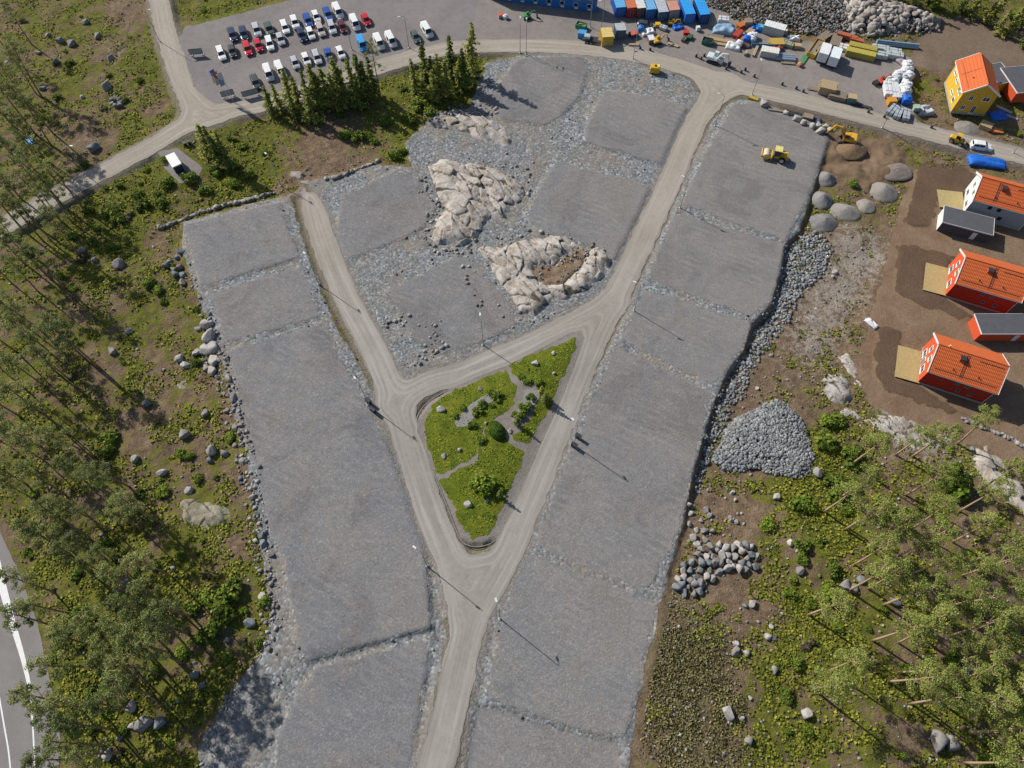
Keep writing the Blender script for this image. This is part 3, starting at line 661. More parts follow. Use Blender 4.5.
RIGHT_PINES = [(882, 436), (866, 478), (850, 490), (925, 432), (946, 430), (992, 420), (940, 472), (996, 490), (1016, 468), (880, 510), (906, 518), (950, 510), (884, 545), (900, 530), (946, 556), (970, 560), (940, 535), (912, 625), (928, 632), (860, 665), (850, 682), (936, 662), (930, 672), (952, 610), (966, 600), (1002, 640), (990, 652), (1015, 620), (1020, 580), (985, 680), (1000, 702), (1012, 730), (1002, 620), (880, 576), (1016, 762), (976, 590), (1002, 560), (1016, 540), (835, 600), (905, 575), (955, 700), (975, 640), (1024, 690), (990, 525), (925, 590)]
for px, py in RIGHT_PINES:
    tree_at_crown('pine_tree', PINES_R, px + random.uniform(-3, 3), py + random.uniform(-3, 3), random.uniform(11.5, 16), 15, .8, 'light green pine', 'pines in the right wood', .98)
for px, py, h in [(196, 121, 8.5), (203, 124, 10), (211, 130, 9), (218, 137, 7.5), (263, 84, 7.5), (272, 82, 7), (281, 70, 9), (290, 74, 9.5), (298, 66, 10), (306, 62, 11), (312, 70, 9), (320, 65, 10), (332, 56, 12), (338, 66, 9), (346, 56, 12), (354, 52, 12), (361, 60, 10), (367, 55, 10), (412, 58, 9), (421, 42, 11.5), (428, 55, 9), (437, 52, 10.5), (449, 34, 12), (456, 55, 8.5), (468, 21, 13.5), (463, 48, 10), (445, 60, 9), (326, 72, 9), (351, 72, 9), (287, 88, 8), (303, 85, 9), (432, 68, 8)]:
    tree_at_crown('spruce_tree', SPRUCES, px, py + 2, h * 1.15, 12, .93, 'dark green spruce', 'spruces below the parking lot', random.uniform(.95, 1.3))
tree_at_crown('pine_tree', PINES, 372, 52, 14.6, 15, .85, 'slender pine with a long bare trunk', None, .8, 2)
tree_at_crown('birch_tree', [BIRCH], 960, 480, 5.5, 1.7, .6, 'bright green leafy birch', None)
for px, py, h in [(905, -22, 8), (925, -20, 9), (948, -14, 8), (985, -6, 9), (1005, -2, 10), (1022, 12, 9), (1008, 16, 7), (970, -10, 8), (880, -18, 7), (1035, 2, 10), (1040, 25, 9), (995, 6, 7), (938, -24, 9), (860, -20, 7)]:
    tree_at_crown('spruce_tree', SPRUCES, px, py, h, 12, .7, 'shaded dark spruce', 'spruces at the upper right corner', 1.2)

def shrub(px, py, dia, k, desc, group, hs=1.0):
    p = G(px, py); s = dia / 1.9
    t = plant('shrub', SHRUBS[k], p - Vector((0, 0, .03)), s, s * hs, random.random() * 6.28, ('stem', 'foliage'))
    size = 'large' if dia > 2.6 else ('small' if dia < 1.6 else 'medium')
    return later(t, f'{size} {desc}', px, py, 'shrub', group)
for px, py, d, k in [(143, 208, 4, 0), (112, 215, 4.5, 0), (118, 222, 4, 0), (137, 197, 3.6, 2), (160, 205, 3.5, 1), (75, 236, 3, 3), (170, 185, 4, 1), (190, 178, 4, 0), (205, 190, 3.5, 1), (220, 172, 4.5, 0), (235, 165, 4, 1), (232, 185, 3.5, 2), (250, 175, 3, 2), (150, 285, 3.6, 2), (160, 292, 3, 2), (108, 440, 4, 0), (112, 452, 3.5, 1), (105, 545, 3, 2), (180, 455, 2.6, 2), (190, 458, 2.4, 2), (165, 492, 3, 3), (393, 158, 4, 2), (402, 153, 3, 2), (345, 138, 4, 2), (358, 140, 4, 0), (367, 138, 3.5, 2), (375, 142, 3, 2), (385, 125, 4, 1), (420, 108, 5, 0), (430, 115, 4, 1), (410, 120, 4, 1), (470, 78, 4, 4), (478, 72, 3.5, 4), (800, 502, 5, 2), (805, 508, 4, 2), (832, 487, 5, 0), (838, 496, 5, 2), (845, 455, 5, 1), (828, 425, 4.5, 2), (822, 440, 5, 0), (840, 420, 3.5, 1), (852, 490, 4, 1), (832, 600, 5, 2), (825, 590, 4, 2), (802, 545, 3.5, 0), (803, 560, 3, 2), (765, 525, 3, 3), (835, 570, 3.5, 1), (955, 470, 3, 2), (215, 170, 3, 1), (80, 610, 3, 2), (230, 600, 5, 0), (222, 612, 5, 1), (235, 590, 4, 0), (215, 625, 4, 1), (205, 640, 4, 0), (208, 600, 4, 2), (195, 605, 3.5, 0), (88, 210, 3, 1), (165, 160, 2.5, 1), (97, 230, 2.4, 2)]:
    shrub(px, py, d, k, ['rounded dark green shrub', 'dense green shrub', 'bright green leafy shrub', 'low bright green shrub', 'dry yellowish shrub'][k], 'shrubs on the rough ground')
built = np.maximum.reduce([sd_road + 1, sd_left, sd_mid + .5, sd_right + 1, sd_park + 1.5, sd_yard + 1.5, sd_island + 1, sd_hwy + 1, sd_soil + .5, sd_apron + .8, sd_topsoil, sd_dig])
n_s = 0
while n_s < 175:
    px, py = random.uniform(0, 1024), random.uniform(0, 768); x, y = P(px, py)
    if float(bil(built, x, y)) > -.6: continue
    g = float(bil(green, x, y))
    if random.random() > max(0, g - .25) * 1.2: continue
    k = random.choice([0, 0, 1, 1, 2, 3, 4]) if px < 600 else random.choice([0, 1, 2, 2, 3, 4])
    shrub(px, py, random.uniform(1.1, 2.9), k, ['rounded dark green shrub', 'dense green shrub', 'bright green leafy shrub', 'low bright green shrub', 'dry yellowish shrub'][k], 'shrubs on the rough ground'); n_s += 1

# low growth nobody could count: one object
def scatter(n, dens, zoff=0.0, seed=3, win_=(-15, 1039, -12, 775)):
    r = np.random.default_rng(seed); px = r.uniform(win_[0], win_[1], n); py = r.uniform(win_[2], win_[3], n)
    p = P(px, py); x, y = p[:, 0], p[:, 1]; k = r.random(n) < dens(x, y); x, y = x[k], y[k]
    return np.stack([x, y, bil(H0, x, y) + zoff], 1), r
def gc_density(x, y):
    g = bil(green, x, y); patch = fbm(x, y, 3.5, 55, 3)
    return np.where(bil(built, x, y) < -.2 + .5 * fbm(x, y, 1.2, 8), np.clip((g + patch * 1.7 - .15) * 1.15, 0, 1), 0)
pts, r_ = scatter(120000, gc_density)
m_ = 3
c = np.repeat(pts, m_, 0) + r_.normal(size=(len(pts) * m_, 3)) * np.array([.22, .22, .05]) + np.array([0, 0, .16])
V, F = quads_from(c, r_.normal(size=c.shape) * .5 + np.array([0, 0, 1]), .18 + .3 * r_.random(len(c)), .8, r_)
m_gc = mat_leaf('ground_cover_leaves', [(0.054, 0.059, 0.012), (0.140, 0.156, 0.022), (0.249, 0.259, 0.031), (0.390, 0.348, 0.054)], .2, .25)
tag(link('ground_cover', mesh_np('ground_cover', V, F, m_gc)), 'low green and yellowish undergrowth on the rough ground', 'undergrowth', kind='stuff')
def scrub_density(x, y): return np.where(bil(built, x, y) < -.3, np.clip(bil(scrub, x, y) * 1.1 - .15, 0, 1) ** 1.3 * np.clip(.62 + 1.3 * fbm(x, y, 4, 4, 4), .05, 1), 0)
pts, r_ = scatter(26000, scrub_density, .1, 5, (610, 790, 560, 775))
c = np.repeat(pts, 3, 0) + r_.normal(size=(len(pts) * 3, 3)) * np.array([.2, .2, .08])
V, F = quads_from(c, r_.normal(size=c.shape) * .8 + np.array([0, 0, .7]), .14 + .22 * r_.random(len(c)), .8, r_)
tag(link('dry_heather', mesh_np('dry_heather', V, F, mat_leaf('heather', [(0.049, 0.043, 0.020), (0.140, 0.122, 0.050), (0.215, 0.188, 0.085), (0.298, 0.286, 0.105)], .1, .5))), 'brown heather and dry brush beside the right gravel strip', 'brush', kind='stuff')
def lawn_density(x, y):
    s = np.maximum.reduce([bil(q, x, y) for q in sd_lawns]); return np.where(s > .15, np.clip(.5 + fbm(x, y, 2, 12, 3), .1, 1), 0)
r_ = np.random.default_rng(8); q_ = P(r_.uniform(415, 590, 22000), r_.uniform(325, 550, 22000)); k_ = r_.random(len(q_)) < lawn_density(q_[:, 0], q_[:, 1]); q_ = q_[k_]
c = np.concatenate([q_, (bil(H0, q_[:, 0], q_[:, 1]) + .12)[:, None]], 1)
V, F = quads_from(c, r_.normal(size=c.shape) * .5 + np.array([0, 0, 1]), .15 + .22 * r_.random(len(c)), .8, r_)
tag(link('meadow_grass', mesh_np('meadow_grass', V, F, mat_leaf('meadow_blades', [(0.052, 0.080, 0.009), (0.135, 0.188, 0.019), (0.215, 0.270, 0.028), (0.358, 0.339, 0.051)], .2, .4))), 'long grass growing on the triangular island', 'grass', kind='stuff')

# ================================================================== rock
def ico(sub):
    bm = bmesh.new(); bmesh.ops.create_icosphere(bm, subdivisions=sub, radius=1); bm.verts.ensure_lookup_table()
    V = np.array([v.co[:] for v in bm.verts]); F = np.array([[v.index for v in f.verts] for f in bm.faces]); bm.free(); return V, F
IC1, IC2, IC3 = ico(1), ico(2), ico(3)
def cut_stone(V, r, k=7, d0=.62):
    "knocks flat faces off a ball"
    V = V.copy()
    for _ in range(k):
        n = r.normal(size=3); n /= np.linalg.norm(n); d = d0 + .3 * r.random(); t = V @ n
        V -= np.where(t > d, t - d, 0)[:, None] * n
    return V
m_granite = mat_rock('granite_boulder', (.15, .14, .13), (.23, .215, .2), (.31, .295, .28), False)
m_pale = mat_rock('pale_boulder', (.24, .22, .2), (.34, .32, .295), (.43, .41, .38), False)
m_blue = mat_rock('blue_grey_boulder', (.11, .12, .125), (.17, .185, .19), (.25, .265, .275), False)
m_moss = mat_rock('mossy_boulder', (.13, .135, .08), (.22, .21, .16), (.34, .32, .27), False)
BM = {}
for mn, mt in (('grey', m_granite), ('pale', m_pale), ('blue-grey', m_blue), ('mossy', m_moss)):
    for v in range(4):
        r_ = np.random.default_rng(v + 50); V = cut_stone(IC3[0], r_, 16, .5); V = V / np.abs(V).max(0) * np.array([1.02, .9, .82]) + .035 * fbm(V[:, 0] + V[:, 2] * 1.3, V[:, 1] - V[:, 2], .5, v + 3, 2)[:, None]
        BM[mn, v] = mesh_np('boulder', V, IC3[1], mt)
def boulder(px, py, dia, kind, desc=None, group='boulders on the rough ground', flatn=1.0, long=1.0, dz=0, rz=None):
    p = G(px, py); o = link('boulder', BM[kind, random.randrange(4)])
    s = dia / 2; sx = random.uniform(.85, 1.2); long *= sx; o.scale = (s * long, s / sx ** .5, s * flatn); o.rotation_euler = (0, 0, random.random() * 6.28 if rz is None else rz); o.location = p + Vector((0, 0, s * .3 * flatn + dz))
    size = 'large' if dia > 2.2 else ('small' if dia < 1.1 else 'medium-sized')
    return later(o, desc or f'{size} {kind} boulder', px, py, 'boulder', group)
for px, py, d, k in [(61, 42, 2.2, 'blue-grey'), (72, 45, 2.2, 'grey'), (86, 23, 2, 'blue-grey'), (38, 53, 1.3, 'pale'), (57, 62, 1.8, 'blue-grey'), (48, 36, 1.5, 'grey'), (98, 37, 1.8, 'grey'), (111, 59, 2, 'grey'), (107, 88, 2.9, 'grey'), (83, 98, 1.3, 'pale'), (43, 89, 1.7, 'blue-grey'), (94, 149, 2.4, 'blue-grey'), (120, 265, 2.6, 'grey'), (95, 261, 1.6, 'grey'), (82, 252, 2, 'grey'), (129, 332, 1.7, 'pale'), (113, 352, 1.8, 'grey'),
   (185, 435, 2.2, 'grey'), (212, 451, 2.3, 'grey'), (225, 454, 1.6, 'grey'), (210, 461, 1.4, 'blue-grey'), (190, 491, 1.7, 'pale'), (135, 460, 1.8, 'grey'), (163, 473, 1.8, 'pale'), (107, 467, 1.6, 'grey'), (205, 414, 1.7, 'grey'), (147, 404, 2, 'blue-grey'), (127, 583, 1.7, 'blue-grey'), (133, 707, 2, 'pale'), (133, 726, 1.3, 'grey'), (145, 724, 2.6, 'grey'), (160, 723, 2, 'blue-grey'), (109, 755, 1.9, 'pale'), (101, 753, 1.2, 'grey'), (195, 675, 1.6, 'blue-grey'), (203, 685, 1.2, 'blue-grey'), (250, 623, 2, 'blue-grey'), (228, 640, 1.2, 'blue-grey'), (173, 568, 1, 'pale'), (120, 737, 1.1, 'grey'), (262, 597, 1.6, 'pale'), (68, 536, 1, 'pale'), (103, 536, 1.3, 'blue-grey'),
   (790, 543, 1.3, 'pale'), (798, 551, 1, 'pale'), (800, 571, 1.7, 'grey'), (752, 604, 1.4, 'pale'), (745, 606, .9, 'blue-grey'), (736, 644, 1.1, 'pale'), (735, 652, 1.5, 'grey'), (746, 653, 1.4, 'pale'), (771, 627, .9, 'pale'), (768, 637, 1.4, 'pale'), (773, 638, 1, 'grey'), (774, 670, 1.4, 'grey'), (728, 713, 2, 'pale'), (748, 741, 1.6, 'grey'), (742, 718, .9, 'pale'), (750, 698, .7, 'pale'), (806, 714, 1.9, 'pale'), (845, 586, 2.1, 'grey'), (852, 589, 1.8, 'grey'), (860, 580, 1.5, 'blue-grey'), (895, 602, 1.6, 'blue-grey'), (936, 740, 3.2, 'grey'), (951, 743, 2.6, 'grey'), (965, 670, 1.5, 'blue-grey'), (817, 473, 2, 'grey'), (730, 518, 1.1, 'grey'), (736, 522, .9, 'pale'), (735, 500, .8, 'pale'), (732, 493, 1, 'pale'), (776, 497, 1.5, 'pale'), (771, 356, .9, 'grey'), (757, 389, .9, 'pale'), (787, 380, .6, 'pale'), (835, 273, 1.4, 'pale'), (833, 277, .9, 'pale'), (815, 233, 1.1, 'grey'), (972, 450, 1.2, 'blue-grey'), (985, 519, 1.2, 'pale')]:
    boulder(px, py, d, k)
for k in range(7): boulder(117 + 5 * math.cos(k * .9), 103 + 4 * math.sin(k * .9) * (k > 0), 1.5, 'blue-grey' if k % 2 else 'grey', 'grey boulder heaped in a cluster', 'boulder cluster in the upper left clearing')
for px, py in [(170, 262), (178, 258), (180, 268), (183, 276), (174, 270), (167, 266), (181, 252), (176, 275), (183, 283)]: boulder(px, py, random.uniform(1.1, 1.9), random.choice(['grey', 'blue-grey']), 'grey boulder in a loose row', 'boulders at the upper left end of the left gravel strip')
for px, py, d in [(207, 326, 2.7), (210, 337, 3.4), (212, 350, 3.6), (214, 362, 2.8), (212, 372, 2.2), (196, 353, 1.7), (180, 360, 2.2), (186, 366, 1.8), (203, 352, 1.5)]: boulder(px, py, d, 'pale', 'pale angular boulder', 'pale boulders along the left gravel strip', .9)
for k in range(42):
    t = k / 41; px = 206 + t * 62 + random.uniform(-9, 5); py = 305 + t * 250 + random.uniform(-8, 8)
    if 325 < py < 372: px -= 8
    boulder(px, py, random.uniform(.7, 1.5), random.choice(['blue-grey', 'grey', 'grey', 'pale']), 'small rough boulder', 'boulders edging the left gravel strip')
PILE = [(674, 590), (678, 572), (690, 556), (700, 548), (716, 545), (735, 542), (750, 546), (757, 556), (756, 568), (742, 572), (722, 575), (706, 584), (696, 596), (684, 597)]
pl_ = np.array(PILE, float); placed = []
tries = 0
while len(placed) < 62 and tries < 4000:
    tries += 1; px, py = random.uniform(672, 760), random.uniform(540, 600)
    if sdf_poly_pts(np.array([px]), np.array([py]), pl_)[0] < 0 or any((px - a) ** 2 + (py - b) ** 2 < 34 for a, b in placed): continue
    placed.append((px, py)); boulder(px, py, random.uniform(1.1, 1.7), random.choice(['pale', 'grey', 'grey', 'blue-grey']), random.choice(['angular boulder', 'blocky boulder']), 'boulder pile below the stone heap', .95, dz=random.uniform(0, .45))
for px, py in [(691, 514), (706, 510), (710, 516), (701, 521), (697, 530), (704, 531), (712, 531), (705, 540), (689, 524), (693, 538), (731, 520), (689, 505), (697, 545)]: boulder(px, py, random.uniform(1, 1.6), random.choice(['pale', 'grey']), 'angular boulder', 'boulders between the stone heap and the boulder pile')

# stones nobody could count
def stone_field(name, label, pts, sizes, mat, seed, ico_=IC1, sink=.25, flatn=.75, cat='stones'):
    r = np.random.default_rng(seed); n = len(pts); V0, F0 = ico_; k = len(V0); var = [cut_stone(V0, r, 6, .42) for _ in range(6)]
    A = np.stack([var[i] for i in r.integers(0, 6, n)]); th = r.random(n) * 6.283; c, s = np.cos(th)[:, None], np.sin(th)[:, None]
    sc = sizes[:, None] / 2; x = A[:, :, 0] * (1 + .25 * r.normal(size=(n, 1))); y = A[:, :, 1]; z = A[:, :, 2] * flatn
    V = np.stack([(x * c - y * s) * sc + pts[:, :1], (x * s + y * c) * sc + pts[:, 1:2], z * sc + pts[:, 2:3] + sc * flatn * (1 - 2 * sink) * .6], -1).reshape(-1, 3)
    F = (F0[None] + (np.arange(n) * k)[:, None, None]).reshape(-1, 3)
    return tag(link(name, mesh_np(name, V, F, mat)), label, cat, kind='stuff')
def pts_in(poly, n, seed, edge=0.0):
    r = np.random.default_rng(seed); a = PP(poly); lo, hi = a.min(0), a.max(0); p = r.uniform(lo, hi, (n * 4, 2)); s = sdf_poly_pts(p[:, 0], p[:, 1], a)
    k = s > edge * r.random(len(s)); p, s = p[k][:n], s[k][:n]; return p, s, r
ms_blue = mat_stone('blue_grey_stone', [(.11, .118, .12), (.17, .178, .18), (.23, .235, .235), (.31, .31, .3)])
ms_mix = mat_stone('mixed_stone', [(.12, .11, .1), (.19, .178, .165), (.26, .245, .23), (.38, .36, .335)])
HEAP = [(770, 398), (777, 393), (790, 402), (806, 420), (818, 455), (812, 472), (795, 478), (770, 472), (745, 470), (715, 466), (708, 456), (722, 432), (742, 412)]
p, s, r_ = pts_in(HEAP, 3800, 4); k_ = s + 1.6 * fbm(p[:, 0], p[:, 1], 3, 14, 3) > .2; p, s = p[k_], s[k_]
h_ = .95 * (1 - np.exp(-s / 2.2)); stone_field('stone_heap', 'broad heap of blue-grey crushed stone beside the right gravel strip', np.c_[p, bil(H0, p[:, 0], p[:, 1]) + h_ - .1], r_.uniform(.45, .95, len(p)), ms_blue, 5, cat='stone heap')
SCREE = [(800, 232), (822, 226), (838, 246), (832, 268), (812, 284), (798, 308), (780, 336), (764, 358), (752, 376), (748, 392), (734, 408), (722, 440), (712, 466), (700, 500), (690, 500), (697, 462), (706, 426), (716, 398), (730, 370), (745, 350), (752, 325), (770, 308), (780, 275), (785, 245)]
p, s, r_ = pts_in(SCREE, 5200, 6, 1.6); stone_field('scree', 'band of loose pale stones along the right edge of the right gravel strip', np.c_[p, bil(H0, p[:, 0], p[:, 1])], r_.uniform(.35, 1.0, len(p)) ** 1.3, ms_blue, 7, cat='stones')
MARG = [(192, 262), (203, 300), (215, 320), (232, 360), (246, 410), (262, 470), (270, 520), (276, 570), (284, 620), (262, 668), (236, 700), (206, 745), (200, 772), (194, 772), (222, 700), (250, 655), (258, 610), (250, 560), (244, 515), (236, 470), (222, 410), (210, 365), (196, 310), (184, 275)]
p, s, r_ = pts_in(MARG, 1700, 16, .6); stone_field('edge_rubble', 'rubble along the left edge of the left gravel strip', np.c_[p, bil(H0, p[:, 0], p[:, 1])], .3 + .75 * r_.random(len(p)) ** 2, ms_mix, 17)
BLAST = [(690, 2), (705, -18), (905, -18), (900, 3), (935, 20), (937, 34), (905, 40), (880, 42), (850, 40), (820, 38), (790, 32), (760, 30), (738, 22), (722, 14)]
p, s, r_ = pts_in(BLAST, 7500, 8, .8); h_ = 3.0 * (1 - np.exp(-s / 5))
stone_field('blasted_rock', 'long bank of blasted grey rock behind the construction yard', np.c_[p, bil(H0, p[:, 0], p[:, 1]) * .3 + h_ + 1.1 * fbm(p[:, 0], p[:, 1], 5, 91, 3) - .2], .3 + .8 * r_.random(len(p)) ** 2, mat_stone('blasted_rock', [(.085, .08, .08), (.15, .143, .14), (.2, .19, .185), (.3, .28, .26)]), 9, cat='rock bank')
PALEB = [(832, 8), (850, 4), (880, 6), (915, 14), (938, 22), (937, 34), (915, 30), (895, 36), (868, 40), (845, 34), (835, 22)]
p, s, r_ = pts_in(PALEB, 420, 10, .6); stone_field('pale_rubble', 'tumbled pale blocks of rock at the right end of the blasted bank', np.c_[p, bil(H0, p[:, 0], p[:, 1]) * .3 + 3.2 * (1 - np.exp(-s / 3))], r_.uniform(.8, 2.6, len(p)), mat_stone('pale_rock', [(.2, .175, .15), (.28, .25, .215), (.35, .315, .275), (.42, .39, .35)]), 11, IC2, cat='rubble')
def st_density(x, y):
    wild = bil(built, x, y) < -.2; right = x > 8 + .35 * y
    near = np.exp(-((bil(sd_right, x, y) + 3) / 4) ** 2) * right
    a = np.where(right, .05 + .16 * near, .04) + .25 * np.clip(bil(pale, x, y), 0, 1) + .1 * np.clip(.35 - bil(green, x, y), 0, 1)
    cr_ = (np.maximum(bil(sd_mid, x, y), np.maximum(bil(sd_left, x, y), bil(sd_right, x, y))) > 0) & (np.maximum.reduce([bil(q, x, y) for q in sd_plots] + [bil(sd_road, x, y) + 1]) < -.3)
    return np.where(wild, a, 0) + cr_ * .06
pts, r_ = scatter(70000, st_density, 0, 21)
stone_field('loose_stones', 'loose stones scattered over the rough ground', pts, .22 + .55 * r_.random(len(pts)) ** 2.5, ms_mix, 22)

# dry stone retaining rows
def stone_row(pts, dia, label, name='stone_wall'):
    l = smooth_line(pts, 8); acc = []; L = 0
    q = [G(a, b) for a, b in l]; r = np.random.default_rng(int(pts[0][0]))
    for a, b in zip(q[:-1], q[1:]):
        n = max(1, int((b - a).length / (dia * .75)))
        for t in range(n): acc.append(a.lerp(b, t / n) + Vector((r.normal() * .12, r.normal() * .12, 0)))
    a = np.array([v[:] for v in acc]); o = stone_field(name, label, a, dia * r.uniform(.75, 1.3, len(a)), ms_mix, 3, IC2, .2, .85, 'stone wall'); del o['kind']; return o
stone_row([(160, 228), (175, 224), (190, 217), (210, 210), (235, 203), (255, 199), (275, 193)], 1.1, 'low wall of round stones along the top of the left gravel strip')
stone_row([(326, 179), (340, 177), (352, 172), (368, 166), (380, 161)], 1.0, 'short low wall of stones beside the spruces and the upper left plot')
stone_row([(962, 419), (975, 424), (990, 431), (1003, 436), (1016, 442), (1026, 449)], .8, 'low curved wall of pale stones below the nearest red house')

# bare rock
m_out = mat_rock('bare_rock', (.27, .24, .21), (.4, .37, .335), (.5, .47, .44))
m_outg = mat_rock('grey_bare_rock', (.24, .225, .21), (.33, .315, .3), (.41, .39, .37))
def outcrop(poly, hmax, label, mat=None, seed=1, cell=2.5, hole=None):
    a = PP(poly); g = .2; lo, hi = a.min(0) - .6, a.max(0) + .6
    X, Y = np.meshgrid(np.arange(lo[0], hi[0], g), np.arange(lo[1], hi[1], g)); s = sdf_poly_pts(X, Y, a) + .8 * fbm(X, Y, 2.0, seed, 3)
    if hole: s = np.minimum(s, -sdf_poly_pts(X, Y, PP(hole)) + .3 * fbm(X, Y, 1, seed + 2, 2))
    r = np.random.default_rng(seed); n = max(8, int((hi[0] - lo[0]) * (hi[1] - lo[1]) / cell ** 2 * .75)); c = r.uniform(lo, hi, (n, 2)); th = R(35)
    wx = X + .5 * fbm(X, Y, 1.5, seed + 5, 3); wy = Y + .5 * fbm(X, Y, 1.5, seed + 6, 3)
    rot = lambda x, y: ((x * math.cos(th) + y * math.sin(th)) * 1.7, (-x * math.sin(th) + y * math.cos(th)) * .7)
    ux, uy = rot(wx, wy); cx, cy = rot(c[:, 0], c[:, 1])
    d = np.sqrt((ux[..., None] - cx) ** 2 + (uy[..., None] - cy) ** 2); o = np.argsort(d, -1)[..., :2]; d1 = np.take_along_axis(d, o[..., :1], -1)[..., 0]; d2 = np.take_along_axis(d, o[..., 1:], -1)[..., 0]; near = o[..., 0]
    off = r.normal(size=n) * .09 * hmax ** .5; tx, ty = r.normal(size=n) * .085, r.normal(size=n) * .085
    crack = np.clip(1 - (d2 - d1) / (.22 + .45 * np.abs(fbm(X, Y, 2.2, seed + 31, 2))), 0, 1)
    hmax = hmax * .62; z = hmax * (1 - np.exp(-np.maximum(s, 0) / (1.1 * hmax + .5)))*1.25 + (off[near] + tx[near] * (X - c[near, 0]) + ty[near] * (Y - c[near, 1])) * sstep(0, 1, s) - .22 * crack * sstep(0, .8, s) + .5 * hmax ** .5 * fbm(X, Y, 5, seed + 19, 2) * sstep(0, 1.5, s) + .1 * fbm(X, Y, .9, seed + 9, 3)
    Z = bil(H0, X, Y) - .25 + z
    ny, nx = X.shape; idx = np.arange(nx * ny).reshape(ny, nx); ok = s > -.15; cc = ok[:-1, :-1] & ok[1:, :-1] & ok[1:, 1:] & ok[:-1, 1:]; j, i = np.where(cc)
    F = np.stack([idx[j, i], idx[j, i + 1], idx[j + 1, i + 1], idx[j + 1, i]], 1); used = np.unique(F); re = np.zeros(nx * ny, int); re[used] = np.arange(len(used))
    V = np.stack([X.ravel(), Y.ravel(), Z.ravel()], 1)[used]
    return tag(link('rock_outcrop', mesh_np('rock_outcrop', V, re[F], mat or m_out, {'crack': crack.ravel()[used]}, smooth=False)), label, 'rock outcrop')
q4 = lambda ox, oy, s, l: [(ox + a / s, oy + b / s) for a, b in l]
outcrop(q4(380, 100, 4, [(240, 75), (310, 52), (420, 58), (500, 108), (537, 165), (510, 190), (440, 182), (340, 140), (280, 115)]), 1.3, 'pale bare rock below the spruces, uppermost of the middle outcrops', seed=1)
outcrop(q4(380, 100, 4, [(170, 262), (250, 238), (330, 248), (430, 262), (520, 298), (582, 350), (572, 410), (490, 490), (440, 480), (400, 545), (330, 592), (230, 588), (198, 560), (212, 470), (245, 425), (205, 380), (190, 310)]), 2.0, 'large cracked pale rock outcrop in the middle of the gravel field', seed=2)
outcrop(q4(380, 100, 4, [(380, 590), (440, 555), (475, 590), (560, 562), (640, 543), (760, 553), (815, 590), (870, 588), (928, 640), (905, 715), (820, 775), (740, 800), (690, 800), (668, 850), (620, 868), (560, 850), (520, 790), (480, 740), (440, 670)]), 2.2, 'pale rock outcrop with a brown hollow above the road junction', seed=3, hole=q4(380, 100, 4, [(620, 680), (700, 670), (770, 610), (835, 600), (800, 660), (720, 735), (640, 720)]))
def soil_patch(poly, up):
    a = PP(poly); g = .3; lo, hi = a.min(0), a.max(0); X, Y = np.meshgrid(np.arange(lo[0], hi[0], g), np.arange(lo[1], hi[1], g)); sd2 = sdf_poly_pts(X, Y, a) + .5 * fbm(X, Y, 2, 3, 2); Z = bil(H0, X, Y) + up + .5 * fbm(X, Y, 2.5, 44, 4) - .5 * sstep(1.5, 0, sd2)
    ny, nx = X.shape; idx = np.arange(nx * ny).reshape(ny, nx); ok = sd2 > -.2; cc = ok[:-1, :-1] & ok[1:, :-1] & ok[1:, 1:] & ok[:-1, 1:]; j, i = np.where(cc)
    F = np.stack([idx[j, i], idx[j, i + 1], idx[j + 1, i + 1], idx[j + 1, i]], 1); u = np.unique(F); re = np.zeros(nx * ny, int); re[u] = np.arange(len(u))
    struct('soil_patch', mesh_np('soil_patch', np.stack([X.ravel(), Y.ravel(), Z.ravel()], 1)[u], re[F], mat_soil('hollow_soil', (.15, .1, .062), (.25, .19, .13)), smooth=True))
    p, s_, r = pts_in(poly, 90, 33, 1.0); stone_field('hollow_stones', 'loose stones in the brown hollow of the rock outcrop', np.c_[p, bil(H0, p[:, 0], p[:, 1]) + up], .25 + .6 * r.random(len(p)) ** 2, ms_mix, 34)
soil_patch(q4(380, 100, 4, [(590, 660), (700, 650), (770, 590), (860, 590), (820, 680), (720, 765), (620, 740)]), .35)
outcrop(q4(340, 260, 3.303, [(165, 235), (200, 232), (240, 262), (262, 290), (300, 280), (320, 300), (300, 322), (270, 318), (230, 290), (180, 270)]), .8, 'small broken rock beside the lower left gravel plot', seed=4, cell=1.4)
outcrop([(823, 378), (830, 368), (842, 366), (852, 380), (856, 396), (846, 403), (832, 398), (825, 390)], 2.0, 'smooth rounded pale grey rock beside the brown soil field', m_outg, 5, 5)
outcrop([(838, 352), (850, 348), (866, 372), (868, 388), (858, 398), (854, 382), (846, 366)], .9, 'thin ridge of pale rock behind the rounded grey rock', seed=6, cell=1.6)
outcrop([(842, 400), (860, 408), (888, 410), (914, 415), (940, 426), (968, 438), (950, 448), (925, 452), (905, 446), (892, 434), (866, 428), (845, 416)], .9, 'long flat pale rock shelf along the edge of the right wood', seed=7, cell=1.8)
outcrop([(974, 444), (990, 441), (1003, 452), (1014, 470), (1030, 482), (1040, 520), (1026, 516), (1005, 500), (985, 482), (975, 468)], 1.3, 'broad pale rock at the right edge between the pines', seed=8, cell=2.6)
outcrop([(842, 318), (858, 316), (856, 330), (846, 334)], .5, 'small flat pale rock in the brown ground left of the soil field', seed=9, cell=1.3)
outcrop([(805, 302), (822, 300), (825, 312), (812, 318), (803, 312)], .45, 'low pink rock showing in brown ground right of the scree', seed=10, cell=1.3)
outcrop([(176, 500), (190, 494), (206, 500), (228, 505), (234, 518), (222, 530), (200, 530), (182, 520)], 1.3, 'large mossy rock hump in the left clearing', mat_rock('mossy_rock', (.12, .12, .07), (.24, .225, .17), (.38, .36, .31)), 11, 2.4)
